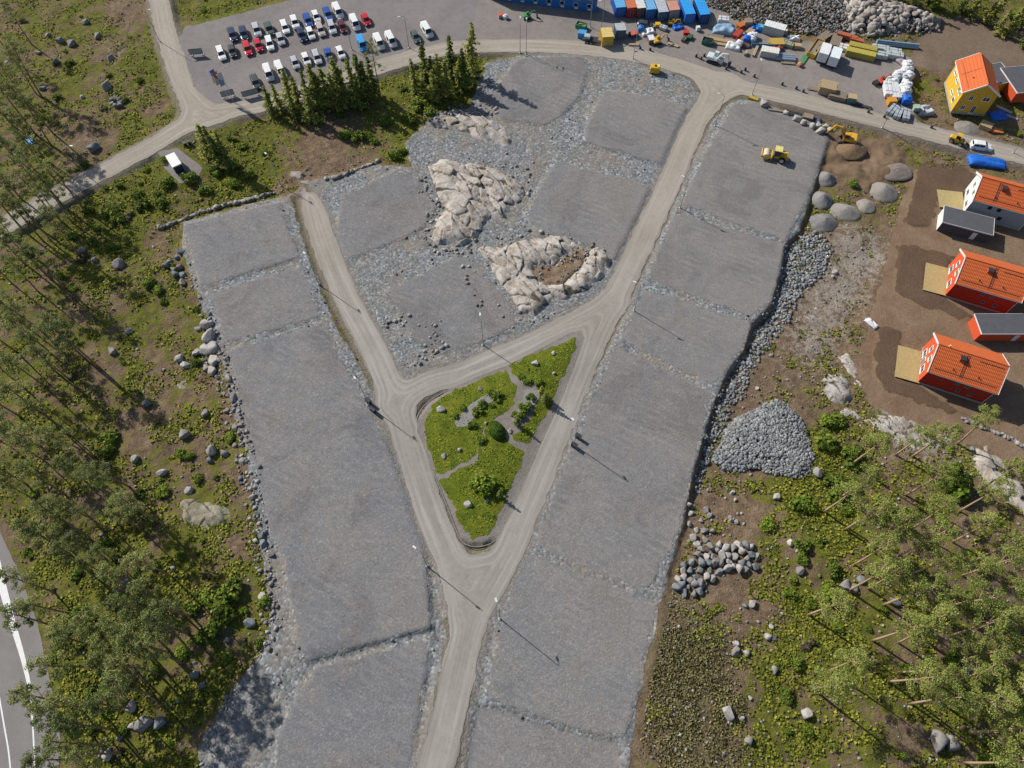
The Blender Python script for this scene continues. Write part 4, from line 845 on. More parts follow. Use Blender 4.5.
outcrop([(172, 380), (186, 376), (190, 390), (178, 398)], .7, 'small mossy rock beside the left gravel strip', mat_rock('mossy_rock', (.12, .12, .07), (.24, .225, .17), (.38, .36, .31)), 12, 2)
outcrop([(1, 60), (10, 56), (14, 60), (2, 68)], .5, 'bare grey rock at the left edge of the clearing', m_outg, 13, 2)

ring_ = [(430, 118, 492, 108), (424, 165, 528, 205), (428, 205, 470, 252), (470, 235, 615, 318), (370, 320, 440, 360)]
acc = []
for x0, y0, x1, y1 in ring_:
    r = np.random.default_rng(x0); a = np.linspace(0, 6.283, 170); e = r.normal(size=(170, 2)) * 5
    acc.append(P((x0 + x1) / 2 + (x1 - x0) * .5 * np.cos(a) + e[:, 0], (y0 + y1) / 2 + (y1 - y0) * .5 * np.sin(a) + e[:, 1]))
acc = np.concatenate(acc); acc = acc[bil(sd_road, acc[:, 0], acc[:, 1]) < -1]; r = np.random.default_rng(6)
stone_field('outcrop_rubble', 'broken stones lying round the bare rock in the gravel field', np.c_[acc, bil(H0, acc[:, 0], acc[:, 1])], .25 + 1.0 * r.random(len(acc)) ** 2.5, ms_mix, 61)
# heaps of sand and gravel
def heap(px, py, rad, hgt, label, col, ell=1.0, rz=0, seed=1):
    p = G(px, py); n = 40; k = 14; V = []; F = []
    for a in range(k):
        t = a / (k - 1); rr = rad * t
        for i in range(n):
            th = 2 * math.pi * i / n; rn = rr * (1 + .16 * float(vnoise(np.array(math.cos(th) * 1.7 + seed), np.array(math.sin(th) * 1.7), seed)))
            z = hgt * (1 - t) ** 1.0 * (1 if t > .15 else 1) - hgt * .16 * (1 - t) ** 4 + .12 * float(vnoise(np.array(rn * 1.5 + th), np.array(th * 2), seed + 4)) - (.15 if a == k - 1 else 0)
            V.append((rn * math.cos(th) * ell, rn * math.sin(th), z))
    for a in range(k - 1):
        for i in range(n): F.append((a * n + i, (a + 1) * n + i, (a + 1) * n + (i + 1) % n, a * n + (i + 1) % n))
    o = link('gravel_heap', mesh_np('gravel_heap', V, np.array(F), mat_soil('heap_%d' % seed, col, tuple(c * 1.12 for c in col)), smooth=True))
    o.location = p; o.rotation_euler.z = rz; return tag(o, label, 'gravel heap', 'heaps of sand and gravel')
heap(826, 179, 2.3, 1.9, 'round grey gravel heap right below the brown dug earth', (.21, .2, .19), 1, 0, 1)
heap(821, 200, 2.5, 2.0, 'grey gravel heap between two other heaps at the right edge of the top plot', (.22, .212, .205), 1, 0, 2)
heap(823, 223, 2.8, 1.7, 'lowest grey gravel heap, above the pale scree', (.19, .185, .18), 1.2, .2, 3)
heap(845, 212, 2.5, 1.6, 'long pale grey gravel heap with a dark right end', (.24, .225, .205), 1.35, -.3, 4)
heap(882, 192, 3.0, 2.2, 'biggest pale gravel heap, nearest the brown soil field', (.25, .23, .205), 1.2, -.6, 5)
heap(866, 206, 2.1, 1.1, 'small low pale heap left of the biggest gravel heap', (.26, .235, .205), 1, 0, 6)
heap(896, 171, 3.0, 1.0, 'flat brownish heap behind the biggest gravel heap', (.2, .17, .145), 1.2, 0, 7)
heap(968, 128, 2.4, .9, 'low grey gravel heap below the yellow house', (.22, .2, .18), 1.3, -.3, 8)
heap(852, 150, 3.0, 1.6, 'brown heap of dug earth beside the yellow excavator', (.19, .13, .08), 1.2, .3, 9)

# ================================================================== vehicles
m_glass = M('dark_glass', (.015, .02, .025), .08, .6, .05); m_tyre = M('tyre_rubber', (.02, .02, .02), .9, .2, .1); m_rim = M('wheel_rim', (.4, .4, .41), .35, .5, .1)
m_dark = M('dark_metal', (.035, .035, .04), .6, .3, .2); m_lampw = M('lamp_lens', (.75, .75, .72), .15, .6, .05); m_red_l = M('tail_lamp_lens', (.35, .01, .01), .2, .6, .05)
PAINT = {}
def paint(n, c): PAINT[n] = M('car_paint_' + n, c, .25, .6, .12, sc=.8)
for n, c in (('white', (.72, .72, .71)), ('red', (.5, .012, .02)), ('dark grey', (.05, .055, .06)), ('silver', (.42, .44, .46)), ('navy', (.02, .035, .075)), ('blue', (.02, .075, .3)), ('light blue', (.3, .42, .55)), ('green-grey', (.075, .1, .1)), ('beige', (.42, .36, .33)), ('sky blue', (.05, .3, .62)), ('dark red', (.11, .02, .03))): paint(n, c)
def wheel(parent, x, y, r=.32, wdt=.2):
    m = 'whl%.2f%.2f' % (r, wdt)
    if m not in _mc:
        Mx = Matrix.Rotation(R(90), 4, 'X')
        _mc[m] = (MB().lathe([(r * .6, -wdt / 2), (r * .93, -wdt / 2), (r, -wdt / 4), (r, wdt / 4), (r * .93, wdt / 2), (r * .6, wdt / 2)], 16, Mx).mesh('tyre', m_tyre, smooth=False), MB().lathe([(r * .58, -wdt * .53), (r * .6, wdt * .53), (r * .2, wdt * .56)], 12, Mx).mesh('rim', m_rim))
    o = link('wheel', _mc[m][0], parent); o.location = (x, y, r); link('rim', _mc[m][1], o); return o
CARS = {}
def car_proto(kind):
    L, W_, Ht, nose, wb = {'hatchback': (4.1, 1.76, 1.48, .95, 2.5), 'estate car': (4.7, 1.82, 1.48, 1.15, 2.75), 'van': (5.0, 1.95, 1.98, .75, 3.1), 'suv': (4.6, 1.88, 1.7, 1.1, 2.7)}[kind]
    belt = Ht * (.62 if kind != 'van' else .55); x0, x1 = -L / 2, L / 2
    # side outline (x forward), as stations: x, half width, z of shoulder
    hood = x1 - nose; ws = hood - (.75 if kind != 'van' else .6); back = x0 + (.35 if kind in ('hatchback', 'suv') else .15)
    b = MB()
    def ring(x, zlo, zs, zt, ws_, wt): return [(x, -ws_ * .96, zlo), (x, -ws_, zs * .6), (x, -ws_ * .97, zs), (x, -wt, zt), (x, wt, zt), (x, ws_ * .97, zs), (x, ws_, zs * .6), (x, ws_ * .96, zlo)]
    hw_ = W_ / 2
    st = [ring(x0, .35, belt * .9, belt * .95, hw_ * .88, hw_ * .8), ring(x0 + .1, .25, belt, belt * 1.04, hw_ * .97, hw_ * .84), ring(back, .22, belt, Ht * .95, hw_, hw_ * .74), ring(back + .5, .2, belt, Ht, hw_, hw_ * .74), ring((back + ws) / 2, .2, belt, Ht, hw_, hw_ * .74), ring(ws, .2, belt, Ht * .97, hw_, hw_ * .74),
          ring(hood, .2, belt * .98, belt * 1.03, hw_, hw_ * .86), ring(x1 - .3, .22, belt * .82, belt * .87, hw_ * .97, hw_ * .8), ring(x1, .32, belt * .62, belt * .66, hw_ * .85, hw_ * .7)]
    n = 8; V = [p for r in st for p in r]; F = []
    for k in range(len(st) - 1):
        for i in range(n): F.append((k * n + i, k * n + (i + 1) % n, (k + 1) * n + (i + 1) % n, (k + 1) * n + i))
    F += [tuple(range(n)), tuple(reversed([(len(st) - 1) * n + i for i in range(n)]))]
    t = bpy.data.objects.new('parked_car', None); t.empty_display_size = .3; C.objects.link(t)
    body = link('body', b.add(V, F).mesh('car_body', PAINT['white'], bevel=.05), t)
    def pane(name, q, mat=m_glass, d=.018):
        q = [Vector(v) for v in q]; nn = (q[1] - q[0]).cross(q[2] - q[0]).normalized(); 
        c = sum(q, Vector()) / 4; nn = nn if nn.dot(c - Vector((0, 0, .5))) > 0 else -nn
        A = [v + nn * d for v in q]; B = [v - nn * .03 for v in q]
        MB().add(A + B, [(0, 1, 2, 3), (7, 6, 5, 4)] + [(i, i + 4, (i + 1) % 4 + 4, (i + 1) % 4) for i in range(4)]).build(name, mat, t)
    lerp = lambda a, c_, k: tuple(a[i] + (c_[i] - a[i]) * k for i in range(3))
    def quad(A, B, C_, D, u0=.08, u1=.92, v0=.08, v1=.92):
        f = lambda u, v: lerp(lerp(A, B, u), lerp(D, C_, u), v); return [f(u0, v0), f(u1, v0), f(u1, v1), f(u0, v1)]
    S = st
    pane('windscreen', quad(S[6][3], S[6][4], S[5][4], S[5][3], .05, .95, .04, .96))
    pane('rear_window', quad(S[1][3], S[1][4], S[2][4], S[2][3], .1, .9, .25, .9))
    for a, c_ in ((2, 3), (5, 4)):
        if kind != 'van': pane('side_window', quad(S[2][a], S[4][a], S[4][c_], S[2][c_], .08, .96, .08, .82)); 
        pane('side_window', quad(S[4][a], S[5][a], S[5][c_], S[4][c_], .04, .94, .08, .82))
    for s in (-1, 1):
        MB().box(x1 - .1, s * hw_ * .62, belt * .66, .18, .34, .14).build('headlight', m_lampw, t); MB().box(x0 + .05, s * hw_ * .7, belt * .78, .12, .22, .2).build('tail_lamp', m_red_l, t)
        MB().box(ws + .35, s * (hw_ + .09), belt + .04, .16, .2, .13).build('mirror', m_dark, t)
        for xx in (-wb / 2, wb / 2): wheel(t, xx - .05, s * (hw_ - .1))
    return t
for kd in ('hatchback', 'estate car', 'van', 'suv'): CARS[kd] = [car_proto(kd), False]
def car(px, py, kd, col, label, head=-68, group='cars in the parking lot', name='parked_car'):
    pr = CARS[kd]; o = copy_tree(pr[0]) if pr[1] else pr[0]; pr[1] = True
    o.name = name; o.location = G(px, py, .6) + Vector((0, 0, .03)); o.rotation_euler.z = R(head)
    for ch in o.children:
        if ch.name.split('.')[0] == 'body': ch.material_slots[0].link = 'OBJECT'; ch.material_slots[0].material = PAINT[col]
    return tag(o, label, 'van' if kd == 'van' else 'car', group)
for px, py, kd, col, lb in [
 (221.2, 53.7, 'estate car', 'white', 'white car at the left end of the lower row, left of a small dark car'), (232.5, 51.2, 'hatchback', 'dark grey', 'small dark grey car between the leftmost white car and a red car'),
 (247.5, 48.7, 'estate car', 'red', 'red car, left of the two red cars parked side by side'), (258.5, 45.6, 'hatchback', 'red', 'red car, right of the two red cars parked side by side'),
 (269.7, 43.7, 'estate car', 'white', 'white car next to the right of the pair of red cars'), (280.6, 39.4, 'hatchback', 'silver', 'silver hatchback, second to the right of the pair of red cars'),
 (232.5, 35, 'estate car', 'navy', 'dark navy car at the left end of the upper row'), (243.7, 33.7, 'estate car', 'navy', 'dark navy car second from the left in the upper row'), (256.9, 30.6, 'suv', 'silver', 'silver car third from the left in the upper row'),
 (269.4, 29.4, 'suv', 'green-grey', 'dark green-grey car fourth from the left in the upper row'), (285, 27.5, 'estate car', 'white', 'white car, left of the two white cars in the upper row'), (295, 23, 'suv', 'white', 'white car, right of the two white cars in the upper row'),
 (308, 20.6, 'estate car', 'blue', 'blue car in the upper row left of a single white car'), (316.2, 16.9, 'hatchback', 'white', 'white hatchback between two blue cars in the upper row'), (328, 14.4, 'estate car', 'blue', 'deep blue car beside the tall white van at the top of the lot'),
 (338, 11.9, 'van', 'white', 'white van at the right end of the upper row'), (301.9, 35.6, 'suv', 'navy', 'dark navy car at the left end of the second lower cluster'), (310.6, 33.7, 'hatchback', 'white', 'small white car right of the navy car in the middle cluster'),
 (320.6, 30, 'estate car', 'beige', 'pinkish beige car in the middle cluster below a white hatchback'), (331.9, 27.5, 'estate car', 'silver', 'silver grey car in the middle cluster below the deep blue car'), (342.5, 26.9, 'hatchback', 'dark red', 'dark red car below the tall white van'),
 (355, 23.7, 'van', 'white', 'white van left of the lone red car'), (366, 20, 'hatchback', 'red', 'bright red car at the right end of the rows, away from the other red cars'), (379, 43, 'van', 'white', 'white van nearest the light blue van, left of a pair of vans'), (391, 40.6, 'van', 'white', 'white van, right one of the pair behind the tall pine'),
 (415.6, 37, 'hatchback', 'green-grey', 'grey-green car behind the right spruces, left of the last white van'), (426.9, 31.2, 'van', 'white', 'white van farthest right in the parking lot'), (362, 44.4, 'van', 'sky blue', 'bright blue van half hidden behind the tall pine'),
 (340.6, 53, 'hatchback', 'white', 'white car behind the spruces below the bright blue van'), (328.7, 55, 'hatchback', 'blue', 'blue car behind the spruce tops, left of a white car'), (316.9, 57.5, 'estate car', 'silver', 'silver car with a dark windscreen behind the spruce tops'), (306.2, 59.4, 'hatchback', 'white', 'white hatchback third from the left behind the spruces'),
 (295, 63, 'hatchback', 'silver', 'grey silver car second behind the spruces from the white vans'), (268.7, 73.7, 'van', 'white', 'white van at the left end behind the spruces'), (280.6, 70.6, 'van', 'white', 'white van second from the left behind the spruces'), (255.6, 82.5, 'estate car', 'dark grey', 'dark grey car beside the sign boards, lowest in the lot')]:
    car(px, py, kd, col, lb, -68 + random.uniform(-3, 3) + (0 if px < 375 else 2))
car(981, 146.5, 'suv', 'white', 'white car parked by the road beside the blue tarpaulin', -12, None)

# ------------------------------------------------------------------ generic yard things
def place(t, px, py, rz=0, up=0.0): t.location = G(px, py, up); t.rotation_euler.z = R(rz); return t
def T_(name, label, cat, px, py, rz=0, group=None, up=0.0):
    return place(thing(name, label, cat, group=group), px, py, rz, up)
def col(n, c, **k): return M(n, c, k.get('rough', .6), k.get('spec', .3), k.get('var', .35), 0, k.get('sc', 1.2))
m_wood = col('sawn_timber', (.42, .31, .18), sc=4); m_wood2 = col('weathered_timber', (.25, .2, .15), sc=4); m_wtarp = col('white_sheeting', (.62, .63, .64), var=.3); m_btarp = col('blue_tarpaulin', (.015, .13, .55), var=.4); m_yel = col('machine_yellow', (.62, .38, .03)); m_steel = col('galvanised_steel', (.42, .43, .44), rough=.4); m_conc = col('concrete', (.36, .35, .33))
def container(px, py, rz, L, W_, Hh, c_side, label, roof=None, cat='container', name='shipping_container', z=0, group=None, up=None):
    t = T_(name, label, cat, px, py, rz, group); t.location.z += z
    ms = col('sheet_%02d%02d%02d' % tuple(int(c * 99) for c in c_side), c_side); mr = col('roof_%02d%02d%02d' % tuple(int(c * 99) for c in (roof or c_side)), roof or c_side)
    b = MB().box(0, 0, Hh / 2, L - .12, W_ - .12, Hh - .1)
    nr = int(L / .45)
    for k in range(nr):
        for s in (-1, 1): b.box(-L / 2 + (k + .5) * L / nr, s * (W_ / 2 - .045), Hh / 2, .2, .05, Hh - .3)
    b.build('body', ms, t)
    f = MB()
    for sx in (-1, 1):
        for sy in (-1, 1): f.box(sx * (L / 2 - .05), sy * (W_ / 2 - .05), Hh / 2, .14, .14, Hh)
    f.build('corner_posts', ms, t)
    r = MB().box(0, 0, Hh + .03, L - .02, W_ - .02, .06)
    for k in range(int(L / .6)): r.box(-L / 2 + .4 + k * .6, 0, Hh + .075, .18, W_ - .3, .03)
    r.build('roof', mr, t)
    for s in (-1, 1):
        d = MB().box(L / 2 - .03, s * W_ * .235, Hh / 2, .06, W_ * .42, Hh - .3).build('door', ms, t)
        MB().tube([(L / 2 + .04, s * W_ * .12, .3), (L / 2 + .04, s * W_ * .12, Hh - .3)], .025, 6).build('lock_bar', m_steel, d)
    return t
# containers: the door end faces the camera; pixel is the middle of the base of that end
for px, py, L, cs, cr, lb in [(620, 17.5, 6, (.03, .12, .42), (.12, .4, .68), 'blue container with a light blue roof, leftmost of the container row'), (631, 18, 6, (.3, .045, .04), (.55, .17, .08), 'rusty red container with an orange roof'), (641, 18, 3.2, (.16, .09, .06), (.66, .66, .65), 'brown container with a white roof'),
   (650, 19.5, 6, (.03, .14, .45), (.16, .42, .7), 'blue container right of the white-roofed one'), (662, 22, 6.5, (.05, .1, .2), (.45, .47, .5), 'dark blue container with a pale grey roof'), (673, 20, 3.5, (.3, .29, .29), (.6, .28, .2), 'grey container with a faded orange roof'), (688.5, 24, 6.5, (.03, .15, .5), (.03, .33, .75), 'bright blue container, left one of the last pair'), (703, 24.5, 6.5, (.02, .06, .2), (.03, .33, .75), 'bright blue container at the right end of the row')]:
    p = G(px, py); a = R(-82); t = container(px, py, -82, L, 2.55, 2.7, cs, lb, cr, group='containers in the yard'); t.location = p + Vector((-math.cos(a) * L / 2, -math.sin(a) * L / 2, 0))
# blue site offices, two storeys
wall_b = (.03, .16, .45)
A_, B_ = G(489, -.5), G(595.5, 13); dv = (B_ - A_).normalized(); ang = math.atan2(dv.y, dv.x); Lr = (B_ - A_).length / 4
m_cab = col('cabin_blue', wall_b, var=.2); m_cabr = col('cabin_roof', (.3, .31, .32)); m_wf = col('white_frame', (.7, .7, .69), var=.1)
def cabin_meshes():
    W_, Hh = 2.6, 2.75; d = {}
    b = MB().box(0, 0, Hh / 2, Lr - .04, W_, Hh - .12)
    for k in range(int(Lr / .4)): b.box(-Lr / 2 + .3 + k * .4, -W_ / 2 - .02, Hh / 2, .18, .04, Hh - .4)
    d['body'] = b.mesh('cabin_body', m_cab); d['roof'] = MB().box(0, 0, Hh - .03, Lr, W_ + .1, .1).mesh('cabin_roof', m_cabr)
    d['frame'] = MB().box(0, 0, 0, 1.15, .1, 1.05).mesh('window_frame', m_wf, bevel=.02); d['pane'] = MB().box(0, -.055, 0, .95, .03, .85).mesh('window_pane', m_glass); d['sign'] = MB().box(0, 0, 0, .9, .04, .42).mesh('cabin_sign', m_wf); return d, W_, Hh
cd, cW, cH = cabin_meshes()
for lvl in range(2):
    for k in range(4):
        c = A_.lerp(B_, (k + .5) / 4) + Vector((-dv.y, dv.x, 0)) * (cW / 2 + .1); c.z = .03 + lvl * 2.78
        t = thing('site_cabin', 'blue site office cabin, %s from the left in the %s storey' % (('first', 'second', 'third', 'last')[k], ('lower', 'upper')[lvl]), 'cabin', c, ang, 'stacked blue site cabins')
        link('body', cd['body'], t); link('roof', cd['roof'], t)
        for xx in ((-1.7, 1.7) if Lr > 5 else (0,)):
            f = link('window', cd['frame'], t); f.location = (xx, -cW / 2 - .05, 1.55); link('pane', cd['pane'], f)
            s_ = link('sign', cd['sign'], t); s_.location = (xx + .1, -cW / 2 - .06, .62)
def planks(px, py, rz, L, W_, Hh, label, mat=None, name='timber_stack', cat='timber stack', group=None):
    t = T_(name, label, cat, px, py, rz, group); mat = mat or m_wood
    b = MB(); nl = max(1, int(Hh / .22)); nw = max(1, int(W_ / .3))
    for a in range(nl):
        for k in range(nw): b.box(random.uniform(-.12, .12), -W_ / 2 + (k + .5) * W_ / nw, .12 + (a + .5) * .22, L * random.uniform(.9, 1), W_ / nw - .04, .18)
    b.build('planks', mat, t)
    for s in (-.35, 0, .35): MB().box(s * L, 0, .05, .1, W_, .1).build('bearer', m_wood2, t)
    return t
def bag(px, py, dia, label, mat=None, rz=None, long=1.0, name='bulk_bag', group=None):
    t = T_(name, label, 'bulk bag', px, py, random.uniform(0, 90) if rz is None else rz, group)
    bm = bmesh.new(); bmesh.ops.create_cube(bm, size=1); bmesh.ops.subdivide_edges(bm, edges=bm.edges, cuts=3, use_grid_fill=True)
    for v in bm.verts:
        q = v.co.copy(); r = q.length / .6; v.co = (q * .75 + q.normalized() * .16) * 1.0; v.co += Vector([random.uniform(-.03, .03) for _ in range(3)]); v.co.x *= dia * long; v.co.y *= dia; v.co.z = (v.co.z + .46) * dia * .85
    me = bpy.data.meshes.new('bag_body'); bm.to_mesh(me); bm.free(); me.materials.append(mat or m_wtarp); me.polygons.foreach_set('use_smooth', [True] * len(me.polygons)); link('body', me, t)
    MB().lathe([(dia * .22, dia * .78), (dia * .12, dia * .86), (dia * .2, dia * .95)], 8).build('neck', mat or m_wtarp, t)
    for s in (-1, 1): MB().tube([(s * dia * .3, -dia * .25, dia * .74), (s * dia * .3, 0, dia * .95), (s * dia * .3, dia * .25, dia * .74)], .03, 5).build('lifting_loop', m_btarp, t)
    return t
def bundle(px, py, rz, L, W_, Hh, label, c, n=3, name='wrapped_bundle', cat='bundle', group=None):
    "wrapped packs lying side by side on bearers"
    t = T_(name, label, cat, px, py, rz, group); mt = col('wrap_%02d%02d%02d' % tuple(int(q * 99) for q in c), c, var=.3)
    for k in range(n): MB().box(0, -W_ / 2 + (k + .5) * W_ / n, Hh / 2 + .12, L * random.uniform(.92, 1), W_ / n - .06, Hh * random.uniform(.9, 1)).build('pack', mt, t, bevel=.08)
    for s in (-.35, .35): MB().box(s * L, 0, .06, .12, W_, .12).build('bearer', m_wood2, t)
    for s in (-.25, .25): MB().box(s * L, 0, Hh + .14, .06, W_, .03).build('strap', m_dark, t)
    return t
def pipes(px, py, rz, L, dia, n, label, mat, name='pipe_bundle', cat='pipes', group=None):
    t = T_(name, label, cat, px, py, rz, group)
    k = 0; row = n; z = dia / 2 + .1
    while row > 0 and k < 12:
        for i in range(row): MB().tube([(-L / 2, (i - (row - 1) / 2) * dia, z), (L / 2, (i - (row - 1) / 2) * dia, z)], dia / 2 * .96, 10).build('pipe', mat, t); k += 1
        row -= 1; z += dia * .87
        if dia > .5: break
    for s in (-.3, .3): MB().box(s * L, 0, .05, .12, dia * n, .1).build('bearer', m_wood2, t)
    return t
def crate(px, py, rz, L, W_, Hh, label, mat, name='crate', cat='crate', lid=None, group=None):
    t = T_(name, label, cat, px, py, rz, group); b = MB().box(0, 0, Hh / 2 + .12, L - .08, W_ - .08, Hh)
    for s in (-1, 1):
        for a in (-1, 1): b.box(s * (L / 2 - .06), a * (W_ / 2 - .06), Hh / 2 + .12, .13, .13, Hh + .02)
        b.box(0, s * (W_ / 2 - .03), Hh * .55 + .12, L - .1, .05, .12)
    b.build('body', mat, t); MB().box(0, 0, Hh + .16, L, W_, .07).build('lid', lid or mat, t, bevel=.02)
    for s in (-.35, .35): MB().box(s * L, 0, .06, .12, W_, .12).build('runner', m_wood2, t)
    return t
def skip(px, py, rz, L, W_, Hh, label, mat, fill, group=None, name='open_skip'):
    t = T_(name, label, 'skip', px, py, rz, group); b = MB(); th = .08
    for s in (-1, 1):
        b.box(0, s * (W_ / 2 - th / 2), Hh / 2 + .1, L, th, Hh); b.box(s * (L / 2 - th / 2), 0, Hh / 2 + .1, th, W_ - 2 * th - .01, Hh)
        for k in range(int(L / .8)): b.box(-L / 2 + .4 + k * .8, s * (W_ / 2 + .03), Hh / 2 + .1, .1, .06, Hh - .06)
    b.box(0, 0, .14, L - 2 * th - .01, W_ - 2 * th - .01, .08); b.build('tub', mat, t)
    f = MB().box(0, 0, Hh * .55, L - .3, W_ - .3, Hh * .5)
    for k in range(8): f.box(random.uniform(-.35, .35) * L, random.uniform(-.25, .25) * W_, Hh * .75, random.uniform(.4, 1.4), .25, .3, TR(rz=random.random() * 0.6))
    f.build('load', fill, t); return t
def tarp(px, py, rz, L, W_, Hh, label, mat, seed=1, name='tarpaulin', cat='tarpaulin', group=None):
    "sheet thrown over something lumpy"
    p = G(px, py); nx, ny = 26, 20; V = []; F = []
    for j in range(ny):
        for i in range(nx):
            u, v = i / (nx - 1) * 2 - 1, j / (ny - 1) * 2 - 1
            e = max(0, 1 - abs(u) ** 6) * max(0, 1 - abs(v) ** 6)
            z = Hh * e ** .5 * (.75 + .6 * float(vnoise(np.array(u * 2.2 + seed), np.array(v * 2.2), seed))) + .12 * float(vnoise(np.array(u * 7.0), np.array(v * 7.0), seed + 3)) * e + .02
            V.append((u * L / 2 * (1 + .1 * float(vnoise(np.array(v * 2.5), np.array(seed * 1.0), 3))), v * W_ / 2 * (1 + .12 * float(vnoise(np.array(u * 2.5), np.array(seed * 1.0), 5))), z))
    for j in range(ny - 1):
        for i in range(nx - 1): F.append((j * nx + i, j * nx + i + 1, (j + 1) * nx + i + 1, (j + 1) * nx + i))
    o = link(name, mesh_np(name, V, np.array(F), mat, smooth=True)); md = o.modifiers.new('thick', 'SOLIDIFY'); md.thickness = .03
    o.location = p; o.rotation_euler.z = R(rz); return tag(o, label, cat, group)
def truck(px, py, rz, L, label, c_cab, c_box, box_h=2.3, name='truck'):
    t = T_(name, label, 'truck', px, py, rz, None, .8); mc = col('cab_%02d%02d%02d' % tuple(int(q * 99) for q in c_cab), c_cab, rough=.3, var=.1); mb = col('box_%02d%02d%02d' % tuple(int(q * 99) for q in c_box), c_box, var=.2)
    cb = MB().prism([(L / 2 - 1.9, .5), (L / 2, .5), (L / 2, 1.35), (L / 2 - .35, 2.3), (L / 2 - 1.9, 2.35)], -1.02, 1.02).build('cab', mc, t, bevel=.07)
    MB().add([(L / 2 + .01, -.88, 1.42), (L / 2 + .01, .88, 1.42), (L / 2 - .3, .82, 2.2), (L / 2 - .3, -.82, 2.2), (L / 2 - .06, -.88, 1.42), (L / 2 - .06, .88, 1.42), (L / 2 - .37, .82, 2.2), (L / 2 - .37, -.82, 2.2)], [(0, 1, 2, 3), (7, 6, 5, 4), (0, 4, 5, 1), (1, 5, 6, 2), (2, 6, 7, 3), (3, 7, 4, 0)]).build('windscreen', m_glass, cb)
    for s in (-1, 1): MB().box(L / 2 - 1.0, s * 1.02, 1.75, .9, .04, .6).build('side_window', m_glass, cb)
    b = MB().box(-1.05, 0, .95 + box_h / 2, L - 2.1, 2.2, box_h)
    for k in range(int(L / .7) - 3):
        for s in (-1, 1): b.box(-L / 2 + .3 + k * .7, s * 1.11, .95 + box_h / 2, .08, .05, box_h - .1)
    b.build('box_body', mb, t); MB().box(-.3, 0, .75, L - .8, 1, .22).build('chassis', m_dark, t)
    for x in (L / 2 - 1.0, -L / 2 + 1.1): [wheel(t, x, s * .92, .45, .28) for s in (-1, 1)]
    return t
def digger(px, py, rz, sc, label, c, arm=.6, cat='excavator', name='excavator'):
    t = T_(name, label, cat, px, py, rz); mt = col('plant_%02d%02d%02d' % tuple(int(q * 99) for q in c), c, var=.3); t.scale = (sc,) * 3
    for s in (-1, 1):
        MB().prism([(-1.5, .05), (1.5, .05), (1.85, .4), (1.5, .78), (-1.5, .78), (-1.85, .4)], s * 1.1 - .28, s * 1.1 + .28).build('track', m_dark, t, bevel=.05)
    MB().box(0, 0, .75, 1.6, 1.7, .5).build('undercarriage', m_dark, t)
    MB().prism([(-1.9, 1.05), (1.1, 1.05), (1.1, 1.35), (-.3, 1.9), (-1.7, 1.95), (-1.95, 1.6)], -1.2, 1.2).build('upper_body', mt, t, bevel=.08)
    cb = MB().box(.45, .68, 2.05, 1.4, 1.0, 1.5, None, .86).build('cab', mt, t, bevel=.06)
    MB().box(1.13, .68, 2.25, .06, .78, .85).build('cab_window', m_glass, cb); MB().box(.45, 1.16, 2.25, 1.0, .05, .8).build('cab_window', m_glass, cb)
    MB().tube([(1.0, -.15, 1.4), (2.2, -.15, 3.3), (3.6, -.15, 3.5)], [.3, .28, .2], 6).build('boom', mt, t)
    MB().tube([(3.5, -.15, 3.6), (4.6, -.15, 1.4)], [.22, .15], 6).build('dipper_arm', mt, t)
    MB().prism([(4.2, 1.5), (5.0, 1.35), (5.1, .6), (4.6, .25), (4.05, .45), (4.5, .8)], -.7, .4).build('bucket', m_dark, t); return t

# ------------------------------------------------------------------ the construction yard, left to right
digger(527, 18.5, 10, .55, 'small green machine standing alone left in the yard', (.05, .25, .08))
crate(501, 17, 20, 1.6, 1.2, .7, 'small white and red crate near the green machine', m_conc, lid=col('crate_red', (.5, .12, .06)))
bag(505.5, 18.5, 1.1, 'white bulk bag beside the red crate left in the yard')
skip(581, 28, -25, 2.6, 1.6, 1.1, 'small green skip left of the yellow cabin', col('skip_green', (.05, .32, .14)), m_wood2)
crate(582, 37, -12, 2.0, 1.6, 1.3, 'blue crate by the road left of the yellow cabin', col('crate_blue', (.06, .3, .6)))
t = T_('flatbed_trailer', 'low grey flatbed trailer with a pale box on it beside the road', 'trailer', 590, 41.5, -14)
MB().box(0, 0, .75, 3.8, 1.9, .2).build('bed', m_dark, t); MB().box(-.8, .1, 1.2, 1.5, 1.4, .7).build('load_box', col('pale_box', (.35, .42, .42)), t, bevel=.04); MB().tube([(1.9, 0, .7), (3.2, 0, .55)], .07, 6).build('drawbar', m_dark, t)
for s in (-1, 1): [wheel(t, x, s * .95) for x in (-.5, .4)]
container(606, 42, -85, 3.6, 2.7, 2.6, (.55, .36, .05), 'yellow cabin with an orange end standing by the road', (.66, .5, .18), name='yellow_cabin', cat='cabin')
container(619, 36, -85, 2.8, 2.5, 2.5, (.08, .12, .16), 'dark grey cabin right of the yellow cabin', (.42, .46, .48), name='grey_cabin', cat='cabin')
planks(634, 45, -4, 2.6, .9, .3, 'short pale plank stack at the roadside', name='plank_stack'); crate(633, 36.5, 25, 2, 1.5, .9, 'dark blue and red crate behind the roadside planks', col('crate_navy', (.04, .06, .16)), lid=col('crate_red', (.5, .12, .06)))
t = T_('water_tank', 'round blue tank below the white-roofed container', 'tank', 640.5, 31.5); MB().lathe([(.7, 0), (.85, .1), (.85, 1.2), (.6, 1.5), (.25, 1.6)], 16).build('shell', col('tank_blue', (.05, .22, .55)), t); MB().lathe([(.2, 1.55), (.2, 1.75), (.12, 1.8)], 10).build('cap', m_dark, t)
